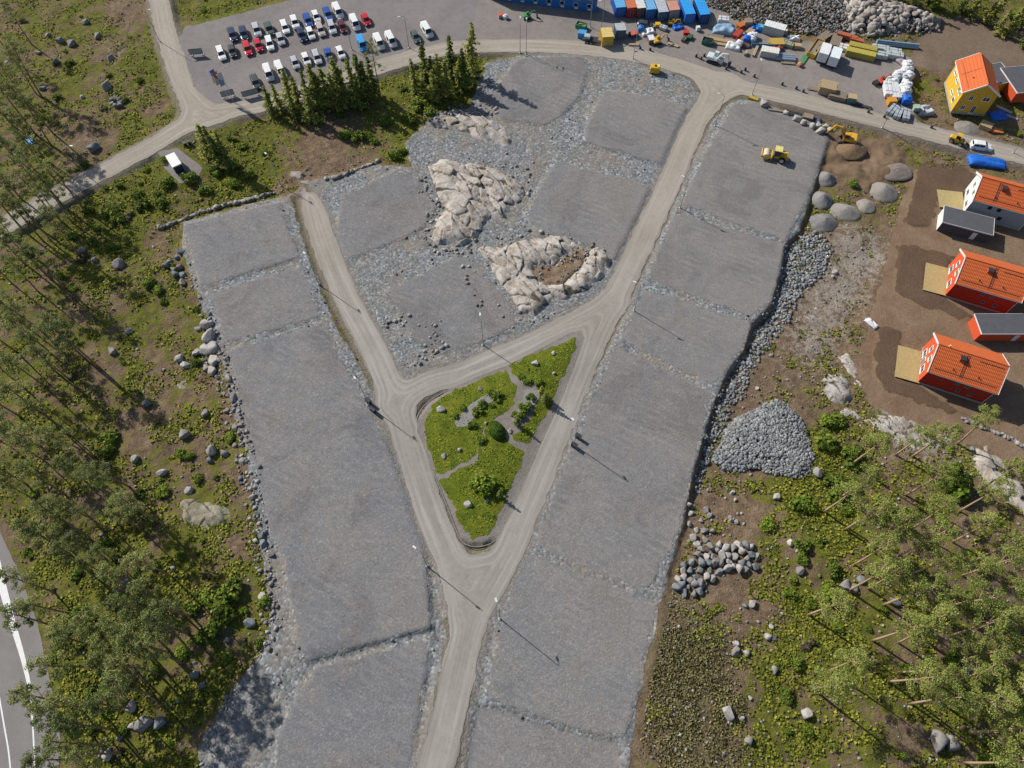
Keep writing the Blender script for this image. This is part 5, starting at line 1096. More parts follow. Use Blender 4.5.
tarp(647.5, 33, 20, 3.6, 2.3, 1.0, 'crumpled white sheeting over goods beside the blue tank', m_wtarp, 2, 'white_sheet', 'sheeting'); car(645.5, 25, 'hatchback', 'dark grey', 'dark car parked in front of the blue container', -10, None)
crate(657.5, 26.5, 0, 1.3, 1.1, .7, 'small yellow crate below the grey-roofed container', m_yel); bundle(663, 29.5, -30, 1.9, 1.4, .8, 'small grey wrapped bundle right of the yellow crate', (.45, .47, .48), 2)
digger(671.5, 25, -10, .5, 'little yellow digger by the faded orange roof', (.62, .38, .03)); tarp(677.5, 28, 15, 2.6, 1.8, .9, 'small blue tarpaulin beside the little yellow digger', m_btarp, 3)
crate(650.5, 42, -80, 2.0, 1.5, 1.1, 'brown crate with a white top near the road', col('crate_brown', (.2, .13, .09)), lid=m_wtarp); digger(657, 43.5, 20, .62, 'yellow excavator beside the brown crate', (.6, .36, .04)); planks(673, 45.5, -30, 3, .8, .25, 'loose pale planks right of the yellow excavator', name='plank_stack')
crate(685.8, 35, -5, 1.4, 1.1, .8, 'small red crate alone below the bright blue containers', col('crate_scarlet', (.5, .03, .03))); bundle(684, 40.5, 60, 1.9, 1.1, .7, 'brown bundle below the small red crate', (.17, .13, .1), 2); crate(689.5, 38.5, 60, 1.7, 1.1, .6, 'dark green crate right of the brown bundle', col('crate_green', (.05, .11, .08)))
crate(697.5, 30.5, 10, .9, .9, .9, 'small white box post below the last bright blue container', m_wtarp)
tarp(723.5, 31.5, -14, 5.6, 3.4, 1.7, 'light blue tarpaulin stretched over stored goods', col('pale_blue_sheet', (.22, .34, .45)), 5); bundle(722.5, 23.5, -10, 2.6, 1.8, 1.5, 'white wrapped pack behind the light blue tarpaulin', (.6, .6, .6), 2)
planks(741, 27, 30, 2.8, 1.6, .9, 'orange timber pack behind the red frames', col('orange_board', (.5, .17, .05), sc=4)); planks(737, 36, 55, 3.2, 1.6, .9, 'red frames stacked in the middle of the clutter', col('red_board', (.42, .06, .04), sc=4), 'frame_stack', 'frames')
planks(740.5, 40, 30, 2.0, 1.2, .5, 'small stack of orange boards below the red frames', col('orange_board', (.5, .17, .05), sc=4)); crate(747, 26, 0, 1.9, 1.7, 1.4, 'brown mesh crate behind the blue sheet', m_wood2); tarp(755, 29.5, -10, 3.2, 2.2, 1.1, 'deep blue sheet between the brown crate and the white box', m_btarp, 6); crate(760, 29.5, -20, 1.6, 1.2, .9, 'turquoise crate beside the long white box', col('crate_turquoise', (.08, .35, .5)))
container(772.5, 34, -24, 5.2, 2.4, 2.4, (.42, .46, .48), 'long white box container behind the yellow pallets', (.68, .69, .69), name='white_box', cat='container'); tarp(781, 33, -24, 3.2, 2.2, 1.4, 'tan and white sheets at the end of the long white box', col('tan_sheet', (.5, .42, .33)), 7, 'tan_sheet', 'sheeting')
planks(749.5, 33.5, 50, 2.4, 1.6, .7, 'pale timber pack above the white bags', m_wood)
for px, py, lb in [(750, 38.5, 'white bulk bag, upper one beside the blue bag'), (753.5, 38, 'white bulk bag right of the pair by the timber pack'), (751.5, 41.5, 'white bulk bag, lower one beside the blue bag')]: bag(px, py, 1.5, lb)
bag(746, 41.5, 1.6, 'blue bulk bag left of the white bags', m_btarp); tarp(744, 46, -10, 3.2, 2, .8, 'dark brown sheet below the blue bulk bag', col('brown_sheet', (.12, .075, .07)), 8, 'brown_sheet', 'sheeting')
skip(707, 43.5, -20, 2.6, 1.8, 1.0, 'dark green skip left of the long planks', col('skip_dark_green', (.03, .16, .12)), m_dark); planks(720, 41.5, -14, 6.5, 1.2, .6, 'long light planks, upper one of two stacks', m_wood); planks(719, 44.5, -14, 6.8, .9, .4, 'long light planks, lower one of two stacks', m_wood); planks(716, 37, -12, 4, 1.2, .4, 'grey weathered boards above the long planks', m_wood2)
tarp(733, 47.5, -20, 3.6, 2.6, 1.2, 'white sheeting at the right end of the long planks', m_wtarp, 9, 'white_sheet', 'sheeting'); bag(738.5, 46, 1.5, 'white bulk bag beside the sheeting at the planks')
digger(713, 61.5, -25, .85, 'white and pale blue excavator by the roadside', (.55, .62, .62)); bundle(719, 62.5, -25, 2, 1.6, 1.2, 'white wrapped pack behind the pale excavator', (.62, .63, .62), 2)
planks(755, 52, 65, 4.2, .7, .6, 'upright looking tan planks left of the white pack', m_wood); crate(745.5, 54.5, 70, 1.4, .6, .6, 'small pale crate alone below the clutter', m_wood); pipes(763, 47, -6, 6, .3, 3, 'blue-grey pipes above the white pack', col('pipe_blue', (.07, .2, .32))); container(768.5, 55.5, -15, 4.2, 2.2, 1.6, (.5, .5, .46), 'cream white box lying left of the grey rolls', (.66, .64, .58), name='white_box', cat='container')
crate(776, 54, 10, 1.4, 1.2, .9, 'blue crate between the cream box and the grey rolls', col('crate_blue', (.06, .3, .6))); tarp(778, 49.5, 20, 2.4, 1.6, 1.0, 'dark red bundle above the grey rolls', col('red_sheet', (.3, .07, .07)), 10, 'red_sheet', 'sheeting'); pipes(785, 59, -8, 4.6, .75, 3, 'blue-grey rolls lying side by side', col('roll_grey', (.26, .31, .4)), 'roll_bundle', 'rolls'); planks(788, 63.5, -8, 3.6, 1, .3, 'grey boards below the grey rolls', m_wood2)
planks(776, 44.5, 0, 3.6, 2.4, 1.0, 'yellow pallets stacked below the long white box', col('yellow_pallet', (.5, .34, .08), sc=4)); bundle(788, 46.5, -30, 2.6, 1.6, .9, 'greenish pack right of the yellow pallets', (.3, .32, .2), 2); tarp(793, 40, 0, 3.2, 2, 1.2, 'white rolled sheets in front of the blasted rock', m_wtarp, 11, 'white_sheet', 'sheeting'); planks(782, 42, 10, 2.6, 1.4, .7, 'brown boards right of the yellow pallets', m_wood2); crate(797, 48, -10, 1.6, 1.3, .8, 'tan crate left of the yellow skip', m_wood)
skip(814.5, 51, 57, 6.4, 2.0, 1.2, 'long narrow yellow skip', m_yel, m_wood2); planks(803.5, 60, 57, 4.2, 1.2, .4, 'green boards lying below the yellow skip', col('green_board', (.08, .26, .1))); planks(824, 38, 40, 4.6, 2, .8, 'dark brown boards behind the white trucks', m_wood2); bag(799.5, 66, 1.0, 'small orange bag alone below the green boards', col('orange_bag', (.5, .22, .1)))
truck(823, 55, 66, 6, 'white truck, left one of two', (.66, .67, .68), (.66, .68, .7)); truck(833.5, 59, 66, 6, 'white truck, right one of two', (.66, .67, .68), (.66, .7, .74)); planks(835, 43, 66, 5, 2.4, .9, 'grey pallets behind the right white truck', m_wood2)
for k, (px, py) in enumerate([(843, 38), (849, 40), (855, 43)]): planks(px, py, -25, 3.4, 1.2, 1.2, 'orange rack %s' % ('leftmost of the three', 'in the middle of the three', 'rightmost of the three')[k], col('orange_rack', (.45, .12, .06)), 'rack', 'rack', 'orange racks')
bundle(845, 50, -22, 3.6, 2.0, .9, 'white pack left of the olive boxes', (.6, .58, .54), 2); container(861, 51.5, -20, 6.6, 1.8, 1.5, (.36, .3, .06), 'long olive yellow box, upper one', name='olive_box', cat='box'); container(859, 57, -20, 6.8, 1.8, 1.5, (.42, .36, .07), 'long olive yellow box, lower one', name='olive_box', cat='box')
for px, py, lb in [(879, 51, 'grey wrapped bundle, upper left of four'), (878, 57.5, 'grey wrapped bundle, lower left of four'), (891, 54, 'grey wrapped bundle, upper right of four'), (893, 58, 'grey wrapped bundle, lower right of four')]: bundle(px, py, -15, 4.2, 1.7, 1.2, lb, (.42, .46, .46), 2, group='grey wrapped bundles')
pipes(896.5, 46, -10, 10, .4, 3, 'long light blue pipes at the foot of the rock bank', col('pipe_pale_blue', (.28, .42, .55))); tarp(900, 62, -60, 4, 2, 1.1, 'pinkish grey sheets below the long pipes', col('pink_grey_sheet', (.34, .29, .32)), 12, 'grey_sheet', 'sheeting')
BAGS = [(895, 79), (899.5, 76.5), (904, 74), (902, 80), (893, 84), (903.5, 85), (900, 90), (905, 89), (904, 94), (900, 97), (906, 68), (908, 72), (907, 79)]
for px, py in BAGS: later(bag(px, py, random.uniform(1.5, 2.0), 'x', group='white bulk bags at the right end of the yard'), 'white bulk bag', px, py, 'bulk bag', 'white bulk bags at the right end of the yard')
bundle(886, 92, 82, 5, 1.7, 1.3, 'white pack, left one of two long packs among the bags', (.6, .62, .63), 2); bundle(892.5, 91, 86, 7.6, 2.2, 1.2, 'white pack, right one of two long packs among the bags', (.58, .6, .61), 2)
bag(905, 103, 2.0, 'blue bulk bag among the white bags', m_btarp); crate(890, 104, 5, 1.9, 1.6, 1.2, 'orange crate below the long white packs', col('crate_orange', (.58, .26, .03)))
for px, py, rz, lb in [(905, 117, 70, 'grey pack nearest the road, right'), (897, 115.5, 60, 'grey pack nearest the road, middle'), (891, 112, 50, 'grey pack nearest the road, left')]: bundle(px, py, rz, 3.6, 1.6, 1, lb, (.34, .38, .42), 2)
tarp(923.5, 112, 5, 4, 3, 1.4, 'pale grey sheet over goods right of the bags', col('grey_sheet_pale', (.42, .43, .46)), 13, 'grey_sheet', 'sheeting'); crate(915, 110, 0, 1.5, 1.3, .9, 'pale green crate left of the grey sheet', col('crate_pale_green', (.34, .44, .38)))
digger(881, 83, 30, .55, 'small red machine left of the white bags', (.5, .06, .03)); crate(875.5, 84.5, 30, 1.5, 1.2, .7, 'dark crate left of the small red machine', m_dark)
planks(826, 92, -20, 4, 3, 2.0, 'big tan timber stack by the road', m_wood); planks(836.5, 98, -20, 4, 2.4, 1.2, 'brown timber stack right of the big tan one', m_wood2); crate(850, 102, -15, 2.0, 1.8, 1.5, 'teal crate with a tan lid by the road', col('crate_teal', (.08, .16, .15)), lid=m_wood); planks(861, 106.5, -22, 5, .8, .3, 'dark planks along the road edge', m_dark, 'plank_stack'); planks(813, 89.5, -15, 2.8, 1.2, .35, 'grey boards left of the big tan timber stack', m_wood2)
# along the other side of that road
planks(778, 111.5, -12, 4.6, .5, .4, 'single thick weathered log by the road', m_wood2, 'log_stack'); tarp(792, 115, -15, 4.4, 1.8, .7, 'dark scrap heap under the road', m_dark, 14, 'scrap_heap', 'scrap'); crate(807, 119.5, -20, 2.2, 1.6, .9, 'brown broken crate among the roadside boulders', m_wood2); tarp(816, 122, -20, 2.6, 1.8, .7, 'dark blue scrap between roadside boulders', col('navy_scrap', (.04, .05, .12)), 15, 'scrap_heap', 'scrap'); crate(753, 100, -30, 2.2, 1.0, .5, 'yellowish crate at the road bend', col('crate_ochre', (.4, .3, .06)))
for px, py, d in [(763.5, 104.5, 2.3), (797, 120, 2), (803, 124, 1.8), (812, 127, 1.9), (818, 127, 2), (824, 128, 1.8), (829, 131, 1.7), (786, 114, 1.5), (820, 132, 2)]: boulder(px, py, d, 'pale', 'pale boulder in the row below the road', 'pale boulders along the upper right road')
tarp(986.5, 162.5, -12, 8.2, 3.2, .9, 'bright blue tarpaulin spread beside the white car', m_btarp, 16); planks(984, 128, -35, 2.6, 2, 1.2, 'tan timber pile below the yellow house', m_wood)
for k, px in enumerate((990, 997)): planks(px, 130 + k * 2, -12, 2.2, 1.4, .5, ('left', 'right')[k] + ' orange frame lying by the road below the yellow house', col('orange_board', (.5, .17, .05), sc=4), 'frame_stack', 'frames')
for px, py, rz, c, lb in [(1003, 110, -40, (.45, .42, .4), 'pale boards in the shade right of the yellow house'), (1009, 117, -35, (.3, .3, .34), 'grey boards in the shade below the pale boards')]: planks(px, py, rz, 4, .8, .4, lb, col('board_%d' % px, c))
tarp(998, 116, 10, 4, 3, .6, 'blue sheet in the shadow of the yellow house', m_btarp, 17); planks(1020, 99, 60, 3, 2, 1, 'tan boards at the right edge below the dark roof', m_wood)
tarp(30, 141.5, -70, 3.2, 1.8, .6, 'pale blue tarpaulin in the shaded left wood', col('faded_blue_sheet', (.14, .36, .6)), 18); tarp(871, 324, -55, 2.8, 1.3, .7, 'crumpled white sheet beside the brown soil field', m_wtarp, 19, 'white_sheet', 'sheeting')
# roller, loaders and the diggers on the ground works
t = T_('soil_roller', 'yellow soil roller with a steel drum standing on the top right plot', 'roller', 774, 156.5, 163, up=.5)
Mx = Matrix.Rotation(R(90), 4, 'X')
MB().lathe([(.72, -1.05), (.78, -1.0), (.78, 1.0), (.72, 1.05)], 24, TR(1.7, 0, .8) @ Mx).build('drum', col('drum_steel', (.55, .46, .34), rough=.4), t)
f = MB(); [f.box(1.6, s * 1.16, .95, 2.4, .14, .5) for s in (-1, 1)]; f.box(.6, 0, 1.0, .3, 2.3, .5); f.box(2.75, 0, 1.0, .2, 2.46, .45); f.build('drum_frame', m_yel, t, bevel=.03)
MB().prism([(-2.9, .7), (-.1, .7), (0, 1.2), (-1.0, 1.45), (-2.7, 1.85), (-2.95, 1.5)], -.75, .75).build('engine_cover', m_yel, t, bevel=.06)
cb = MB().box(-.45, 0, 1.95, 1.35, 1.5, 1.5, None, .92).build('cab', m_glass, t); MB().box(-.45, 0, 2.78, 1.6, 1.7, .16).build('cab_roof', col('pale_yellow_roof', (.68, .58, .22)), cb, bevel=.03)
for s in (-1, 1): wheel(t, -1.7, s * 1.05, .75, .5)
digger(846, 142, 160, 1.0, 'orange yellow excavator working on the brown dug earth', (.62, .33, .04))
def loader(px, py, rz, sc, label):
    t = T_('wheel_loader', label, 'loader', px, py, rz); t.scale = (sc,) * 3
    MB().prism([(-2.6, .6), (.1, .6), (.1, 1.5), (-2.4, 1.7), (-2.7, 1.3)], -.8, .8).build('body', m_yel, t, bevel=.06); MB().prism([(.1, .6), (1.4, .6), (1.3, 1.2), (.1, 1.3)], -.6, .6).build('front_frame', m_yel, t, bevel=.04)
    cb = MB().box(-.5, 0, 2.1, 1.3, 1.4, 1.4, None, .9).build('cab', m_glass, t); MB().box(-.5, 0, 2.85, 1.5, 1.55, .12).build('cab_roof', m_yel, cb)
    for s in (-1, 1): MB().tube([(.6, s * .55, 1.3), (1.8, s * .55, 1.2), (2.5, s * .55, .5)], .12, 6).build('lift_arm', m_yel, t); [wheel(t, x, s * 1.0, .68, .5) for x in (-1.7, .95)]
    MB().prism([(2.4, .1), (3.3, .08), (2.6, .5), (2.5, 1.1), (2.3, 1.0)], -1.3, 1.3).build('bucket', m_dark, t); return t
loader(957, 143, -35, .75, 'yellow wheel loader on the road left of the white car')
t = T_('fuel_tank', 'square yellow tank on skids alone below the road', 'tank', 654.5, 72, -8)
MB().box(0, 0, .95, 2.3, 1.7, 1.5).build('body', m_yel, t, bevel=.12); MB().lathe([(.3, 1.7), (.3, 1.85), (.15, 1.88)], 12).build('hatch', m_dark, t); MB().box(.75, 0, 1.78, .5, 1.0, .16).build('pump_box', col('pale_yellow_roof', (.68, .58, .22)), t)
for s in (-1, 1): MB().box(0, s * .6, .1, 2.5, .16, .2).build('skid', m_dark, t)
# marker posts along the road
for px, py in [(696, 57), (701, 59.5), (704, 56.5), (726, 69.5), (741, 73), (745, 70.5), (754, 77), (782, 85), (796, 89), (803, 92), (868, 112.5), (884, 117.5), (931, 128), (640, 49), (650, 50.5)]:
    t = T_('marker_post', 'x', 'post', px, py); MB().tube([(0, 0, 0), (0, 0, .75)], [.3, .24], 8).build('base', m_dark, t); MB().tube([(0, 0, .72), (0, 0, 1.0)], [.1, .09], 8).build('head', m_conc, t); later(t, 'dark marker post by the road', px, py, 'post', 'dark marker posts along the road')

# ------------------------------------------------------------------ street lamps
m_pole = M('lamp_pole', (.26, .26, .27), .5, .4, .15); m_lh = M('lamp_head', (.6, .6, .6), .4, .4, .1)
def lamp_meshes():
    return (MB().tube([(0, 0, 0), (0, 0, 1.1), (0, 0, 1.15), (0, 0, 8.3)], [.1, .1, .075, .05], 8).mesh('pole', m_pole), MB().tube([(0, 0, 8.2), (.25, 0, 8.45), (1.0, 0, 8.55)], .035, 6).mesh('arm', m_pole), MB().box(1.25, 0, 8.56, .75, .34, .12, None, .85).mesh('lamp_head', m_lh, bevel=.03), MB().box(1.25, 0, 8.485, .5, .22, .02).mesh('lens', m_lampw), MB().lathe([(.28, 0), (.28, .12), (.14, .2)], 10).mesh('foot', m_conc))
LM = lamp_meshes()
for px, py, rz, d in [(483, 345, 100, 'beside the gravel plot above the island'), (574, 445, 130, 'on the right verge beside the two dark boxes'), (634, 311, 150, 'on the right verge above the road junction'), (427, 566, 145, 'on the left verge below the island'), (500, 619, 110, 'on the right verge where the roads have merged'), (318.7, 284, 130, 'on the left verge of the inner left road'), (281, 186, 135, 'at the top end of the inner left road'), (680, 208, 150, 'on the right verge of the road near the second plot'), (715, 126, 160, 'at the corner of the top right plot'), (368, 405, 130, 'at the left verge next to the two small dark boxes'), (633, 59, 90, 'below the road near the yellow tank'), (526, 54, 90, 'below the road, right one of two near the upper plot'), (520, 53, 90, 'below the road, left one of two near the upper plot'), (752, 95, 100, 'in front of the clutter at the road bend'), (882, 128, 80, 'by the road in front of the white bags'), (1013, 153, 80, 'by the road at the right edge of the photograph'), (409, 48, 200, 'at the edge of the parking lot near the last white vans'), (160, 42, 0, 'beside the road left of the parking lot'), (87, 176, 0, 'on the upper verge of the left road'), (590, 27, 200, 'in front of the blue cabins, left one of two'), (601, 32, 200, 'in front of the blue cabins, right one of two'), (352, 50, 200, 'inside the parking lot beside the bright blue van')]:
    t = T_('street_lamp', 'dark street lamp ' + d, 'street lamp', px, py, rz, 'street lamps')
    for n, me in zip(('pole', 'arm', 'lamp_head', 'foot'), (LM[0], LM[1], LM[2], LM[4])):
        o = link(n, me, t)
        if n == 'lamp_head': link('lens', LM[3], o)
for px, py, d in [(369, 402.5, 'dark cabinet, upper one of two at the left verge lamp'), (373.5, 411.5, 'dark cabinet, lower one of two at the left verge lamp'), (578, 438, 'blue-grey cabinet, right one of two at the right verge lamp'), (574, 447, 'blue-grey cabinet, left one of two at the right verge lamp')]:
    t = T_('electric_cabinet', d, 'cabinet', px, py, -38); MB().box(0, 0, .62, 1.1, .55, 1.15).build('body', m_conc if px > 500 else m_dark, t, bevel=.02); MB().box(0, 0, 1.22, 1.2, .65, .06).build('lid', m_dark, t)
    for s in (-1, 1): MB().box(s * .27, -.29, .62, .5, .03, 1.0).build('door', m_dark, t)
# flags, boards and the box trailer by the parking lot
for k, (px, py, ct, cb_) in enumerate([(226, 98, (.1, .2, .5), (.6, .62, .66)), (229, 100, (.35, .12, .08), (.5, .42, .3)), (233, 101, (.55, .56, .6), (.2, .26, .5))]):
    t = T_('flagpole', ('blue and white flag on the left pole beside the sign board', 'red-brown flag on the middle pole beside the sign board', 'white and blue flag on the right pole beside the sign board')[k], 'flagpole', px, py, 0, 'flagpoles at the parking lot')
    MB().tube([(0, 0, 0), (0, 0, 8)], [.06, .04], 8).build('pole', m_lh, t); MB().lathe([(.08, 8), (.1, 8.08), (.02, 8.18)], 8).build('finial', m_lh, t)
    V = []; F = []
    for j in range(12):
        for i in range(5): V.append((-.1 - i * .3, .18 * math.sin(i * 1.4 + j * .5), 7.8 - j * .3 - i * .12))
    for j in range(11):
        for i in range(4): F.append((j * 5 + i, j * 5 + i + 1, j * 5 + i + 6, j * 5 + i + 5))
    o = link('flag', mesh_np('flag', V, np.array(F), [col('flag_a%d' % k, ct), col('flag_b%d' % k, cb_)], smooth=True), t)
    for p_ in o.data.polygons: p_.material_index = 0 if p_.index < 22 else 1
    md = o.modifiers.new('thick', 'SOLIDIFY'); md.thickness = .02
for px, py, rz, L, lb in [(197.5, 56, 8, 3.2, 'dark sign board with a pale face beside the road, alone'), (229, 97.5, 22, 3, 'dark sign board below the flags'), (251.5, 97, 22, 3.8, 'long dark sign board right of the flags')]:
    t = T_('sign_board', lb, 'sign board', px, py, rz); MB().box(0, 0, 1.25, L, .14, 1.5).build('panel', m_dark, t, bevel=.02); MB().box(0, -.09, 1.25, L - .2, .03, 1.3).build('face', col('board_face', (.3, .33, .34)), t)
    for s in (-1, 1): MB().box(s * (L / 2 - .3), .1, .5, .12, .12, 1.0).build('post', m_wood2, t); MB().box(s * (L / 2 - .3), .35, .08, .5, .9, .16).build('foot', m_conc, t)
t = T_('box_trailer', 'white box trailer with a dark end parked on the gravel apron', 'trailer', 178, 168, -55)
MB().box(0, 0, 1.45, 4.2, 2.1, 1.9).build('body', col('trailer_white', (.7, .7, .69), var=.15), t, bevel=.05); MB().box(2.13, 0, 1.4, .06, 1.95, 1.7).build('rear_door', m_dark, t); MB().box(0, 0, .45, 4, 1.4, .14).build('chassis', m_dark, t); MB().tube([(-2.0, 0, .5), (-3.3, 0, .45)], .06, 6).build('drawbar', m_dark, t); MB().box(0, 0, 2.43, 4.1, 2.0, .05).build('roof', col('trailer_white', (.7, .7, .69)), t)
for s in (-1, 1): [wheel(t, x, s * .95) for x in (-.4, .4)]
for px, py, lb in [(186, 146, 'dark waste bin, left one of two by the left road'), (190, 144.5, 'dark waste bin, right one of two by the left road')]:
    t = T_('waste_bin', lb, 'bin', px, py, 25); MB().box(0, 0, .5, .55, .6, .9, None, 1.15).build('tub', m_dark, t, bevel=.03); MB().box(0, 0, 1.0, .72, .78, .08).build('lid', m_dark, t)

# ================================================================== houses
def mat_tiles(name, c):
    m, nt, b = newmat(name); p = opos(nt); n1 = noise(nt, p, .8, 4, .7)
    w1 = nd(nt, 'TexWave', wave_type='BANDS', bands_direction='Y'); w1.inputs['Scale'].default_value = .55; w1.inputs['Distortion'].default_value = .3; nt.links.new(p, w1.inputs[0])
    w2 = nd(nt, 'TexWave', wave_type='BANDS', bands_direction='X'); w2.inputs['Scale'].default_value = 1.1; nt.links.new(p, w2.inputs[0])
    cc = mix(nt, maprange(nt, n1, .3, .7, 0, .35), c, mix(nt, 1, c, (.7, .65, .6), 'MULTIPLY')); cc = mix(nt, maprange(nt, w1.outputs['Fac'], .0, .25, .45, 0), cc, mix(nt, 1, c, (.5, .45, .45), 'MULTIPLY'))
    fin(nt, b, cc, .75, .25); bump(nt, b, math_(nt, 'ADD', w1.outputs['Fac'], w2.outputs['Fac']), .5, .06); return m
m_tile = mat_tiles('clay_tiles', (.56, .125, .035)); m_felt = col('roofing_felt', (.085, .09, .1), rough=.9); m_trim = col('white_trim', (.72, .72, .7), var=.12); m_trimg = col('pale_trim', (.62, .6, .62), var=.12)
def cladding(name, c):
    m, nt, b = newmat(name); p = opos(nt); n1 = noise(nt, p, 1.2, 3, .7); s = nd(nt, 'SeparateXYZ'); nt.links.new(p, s.inputs[0])
    fr = math_(nt, 'FRACT', math_(nt, 'MULTIPLY', math_(nt, 'ADD', s.outputs[0], s.outputs[1]), 5))
    cc = mix(nt, maprange(nt, n1, .3, .7, 0, .25), c, mix(nt, 1, c, (.75, .72, .7), 'MULTIPLY')); cc = mix(nt, maprange(nt, fr, .0, .15, .3, 0), cc, mix(nt, 1, c, (.6, .6, .6), 'MULTIPLY')); fin(nt, b, cc, .8, .2); return m
def win(t, x, y, z, face, w_=1.0, h_=1.2, frame=m_trim, name='window'):
    "a window with frame and pane on a wall facing -y, -x, +y or +x"
    rz = {'S': 0, 'W': -90, 'N': 180, 'E': 90}[face]; f = MB()
    for s in (-1, 1): f.box(s * (w_ / 2 - .05), -.03, 0, .1, .1, h_); f.box(0, -.03, s * (h_ / 2 - .05), w_ - .2, .1, .1)
    f.box(0, -.03, 0, .06, .08, h_ - .2)
    o = f.build(name, frame, t); o.location = (x, y, z); o.rotation_euler.z = R(rz)
    MB().box(0, 0, 0, w_ - .18, .05, h_ - .18).build('pane', m_glass, o); MB().box(0, -.06, -h_ / 2 - .03, w_ + .1, .16, .05).build('sill', frame, o)
def roof_slab(y0, z0, y1, z1, xa, xb, th=.16):
    "one slope running from the eave (y0, z0) to the ridge (y1, z1)"
    d = Vector((0, y1 - y0, z1 - z0)).normalized(); n = Vector((0, -d.z, d.y)); n = n if n.z > 0 else -n
    V = [(xa, y0, z0), (xb, y0, z0), (xb, y1, z1), (xa, y1, z1)]; V2 = [tuple(Vector(v) + n * th) for v in V]
    return MB().add(V + V2, [(3, 2, 1, 0), (4, 5, 6, 7), (0, 1, 5, 4), (1, 2, 6, 5), (2, 3, 7, 6), (3, 0, 4, 7)])
def house(base, ang, L, W_, eave, ridge, mw, label, name, trim=m_trim, roofm=None, mw_gable=None, over=.3):
    "ridge along local x, the near long wall along y = 0"
    t = thing(name, label, 'house', base, R(ang)); roofm = roofm or m_tile
    MB().prism([(0, -.3), (W_, -.3), (W_, eave), (W_ / 2, ridge), (0, eave)], 0, L, TR(rz=0) @ Matrix(((0, 1, 0, 0), (1, 0, 0, 0), (0, 0, 1, 0), (0, 0, 0, 1)))).build('wall', mw, t)
    if mw_gable:
        for x0, x1 in ((-.05, .0), (L, L + .05)): MB().prism([(0, -.3), (W_, -.3), (W_, eave), (W_ / 2, ridge), (0, eave)], x0, x1, Matrix(((0, 1, 0, 0), (1, 0, 0, 0), (0, 0, 1, 0), (0, 0, 0, 1)))).build('gable_cladding', mw_gable, t)
    MB().box(L / 2, W_ / 2, .05, L + .14, W_ + .14, .5).build('plinth', m_conc, t)
    k = (ridge - eave) / (W_ / 2); e = eave - over * k; c = Vector((0, -k, 1)).normalized(); up = .03
    rf = roof_slab(-over, e + up, W_ / 2, ridge + up, -over, L + over).build('roof', roofm, t); roof_slab(W_ + over, e + up, W_ / 2, ridge + up, -over, L + over).build('roof', roofm, t)
    MB().tube([(-over, W_ / 2, ridge + .2), (L + over, W_ / 2, ridge + .2)], .13, 8).build('ridge_tiles', roofm, rf)
    for xx in (-over - .05, L + over + .05):
        for y0, y1 in ((-over - .02, W_ / 2), (W_ + over + .02, W_ / 2)): roof_slab(y0, e - .12, y1, ridge - .12 + (0 if y0 < 0 else .003), xx - .05, xx + .05, .36).build('bargeboard', trim, t)
    for y, s in ((-over - .08, -1), (W_ + over + .08, 1)):
        MB().tube([(-over, y, e + .02), (L + over, y, e + .02)], .07, 6).build('gutter', trim, t)
        MB().tube([(L - .1, s * .07 + (0 if s < 0 else W_), e - .05), (L - .1, s * .07 + (0 if s < 0 else W_), .1)], .045, 6).build('downpipe', trim, t)
    return t, rf, k
def roof_gear(t, L, W_, eave, ridge, ladder_x, hatch_x, k, dark=m_dark):
    al = math.atan(k)
    def on(x, q): return Vector((x, W_ / 2 - q * math.cos(al), ridge - q * math.sin(al) + .25))
    f = MB()
    for s in (-.22, .22): f.tube([on(ladder_x + s, .3), on(ladder_x + s, W_ / 2 / math.cos(al) - .2)], .035, 5)
    for q in np.arange(.5, W_ / 2 / math.cos(al) - .2, .35): f.tube([on(ladder_x - .22, q), on(ladder_x + .22, q)], .025, 5)
    f.build('roof_ladder', dark, t)
    b = MB(); p = on(hatch_x, 1.3); b.box(p.x, p.y, p.z + .1, .9, .9, .55, None); b.build('chimney', col('chimney_red', (.4, .07, .03)), t); MB().box(p.x, p.y, p.z + .42, 1.0, 1.0, .1).build('chimney_cap', dark, t)
    f = MB(); f.tube([on(L * .62, .75), on(L * .97, .75)], .05, 6)
    for x in np.linspace(L * .62, L * .97, 5): f.box(*(on(x, .75) - Vector((0, 0, .14))), .06, .3, .2)
    f.build('snow_rail', dark, t); f = MB().tube([on(.4, W_ / 2 / math.cos(al) - .5), on(L - .4, W_ / 2 / math.cos(al) - .5)], .05, 6); f.build('snow_rail', dark, t)
    for x in (L * .3, L * .68): p = on(x, W_ / 2 / math.cos(al) * .75); MB().tube([p - Vector((0, 0, .15)), p + Vector((0, 0, .35))], .09, 8).build('vent_pipe', dark, t)
m_frg = col('shaded_frame', (.2, .19, .2), var=.1); m_redw = cladding('red_cladding', (.36, .03, .016)); m_redo = cladding('orange_red_cladding', (.56, .085, .03)); m_yelw = cladding('ochre_cladding', (.62, .38, .045)); m_whw = cladding('off_white_cladding', (.66, .66, .62)); m_grw = cladding('shaded_white_cladding', (.3, .33, .36))  # grey south frames and blue-grey white-house walls have shade painted in
def P3(px, py, z): x, y = P(px, py, z); return Vector((x, y, z))
zs = -.82
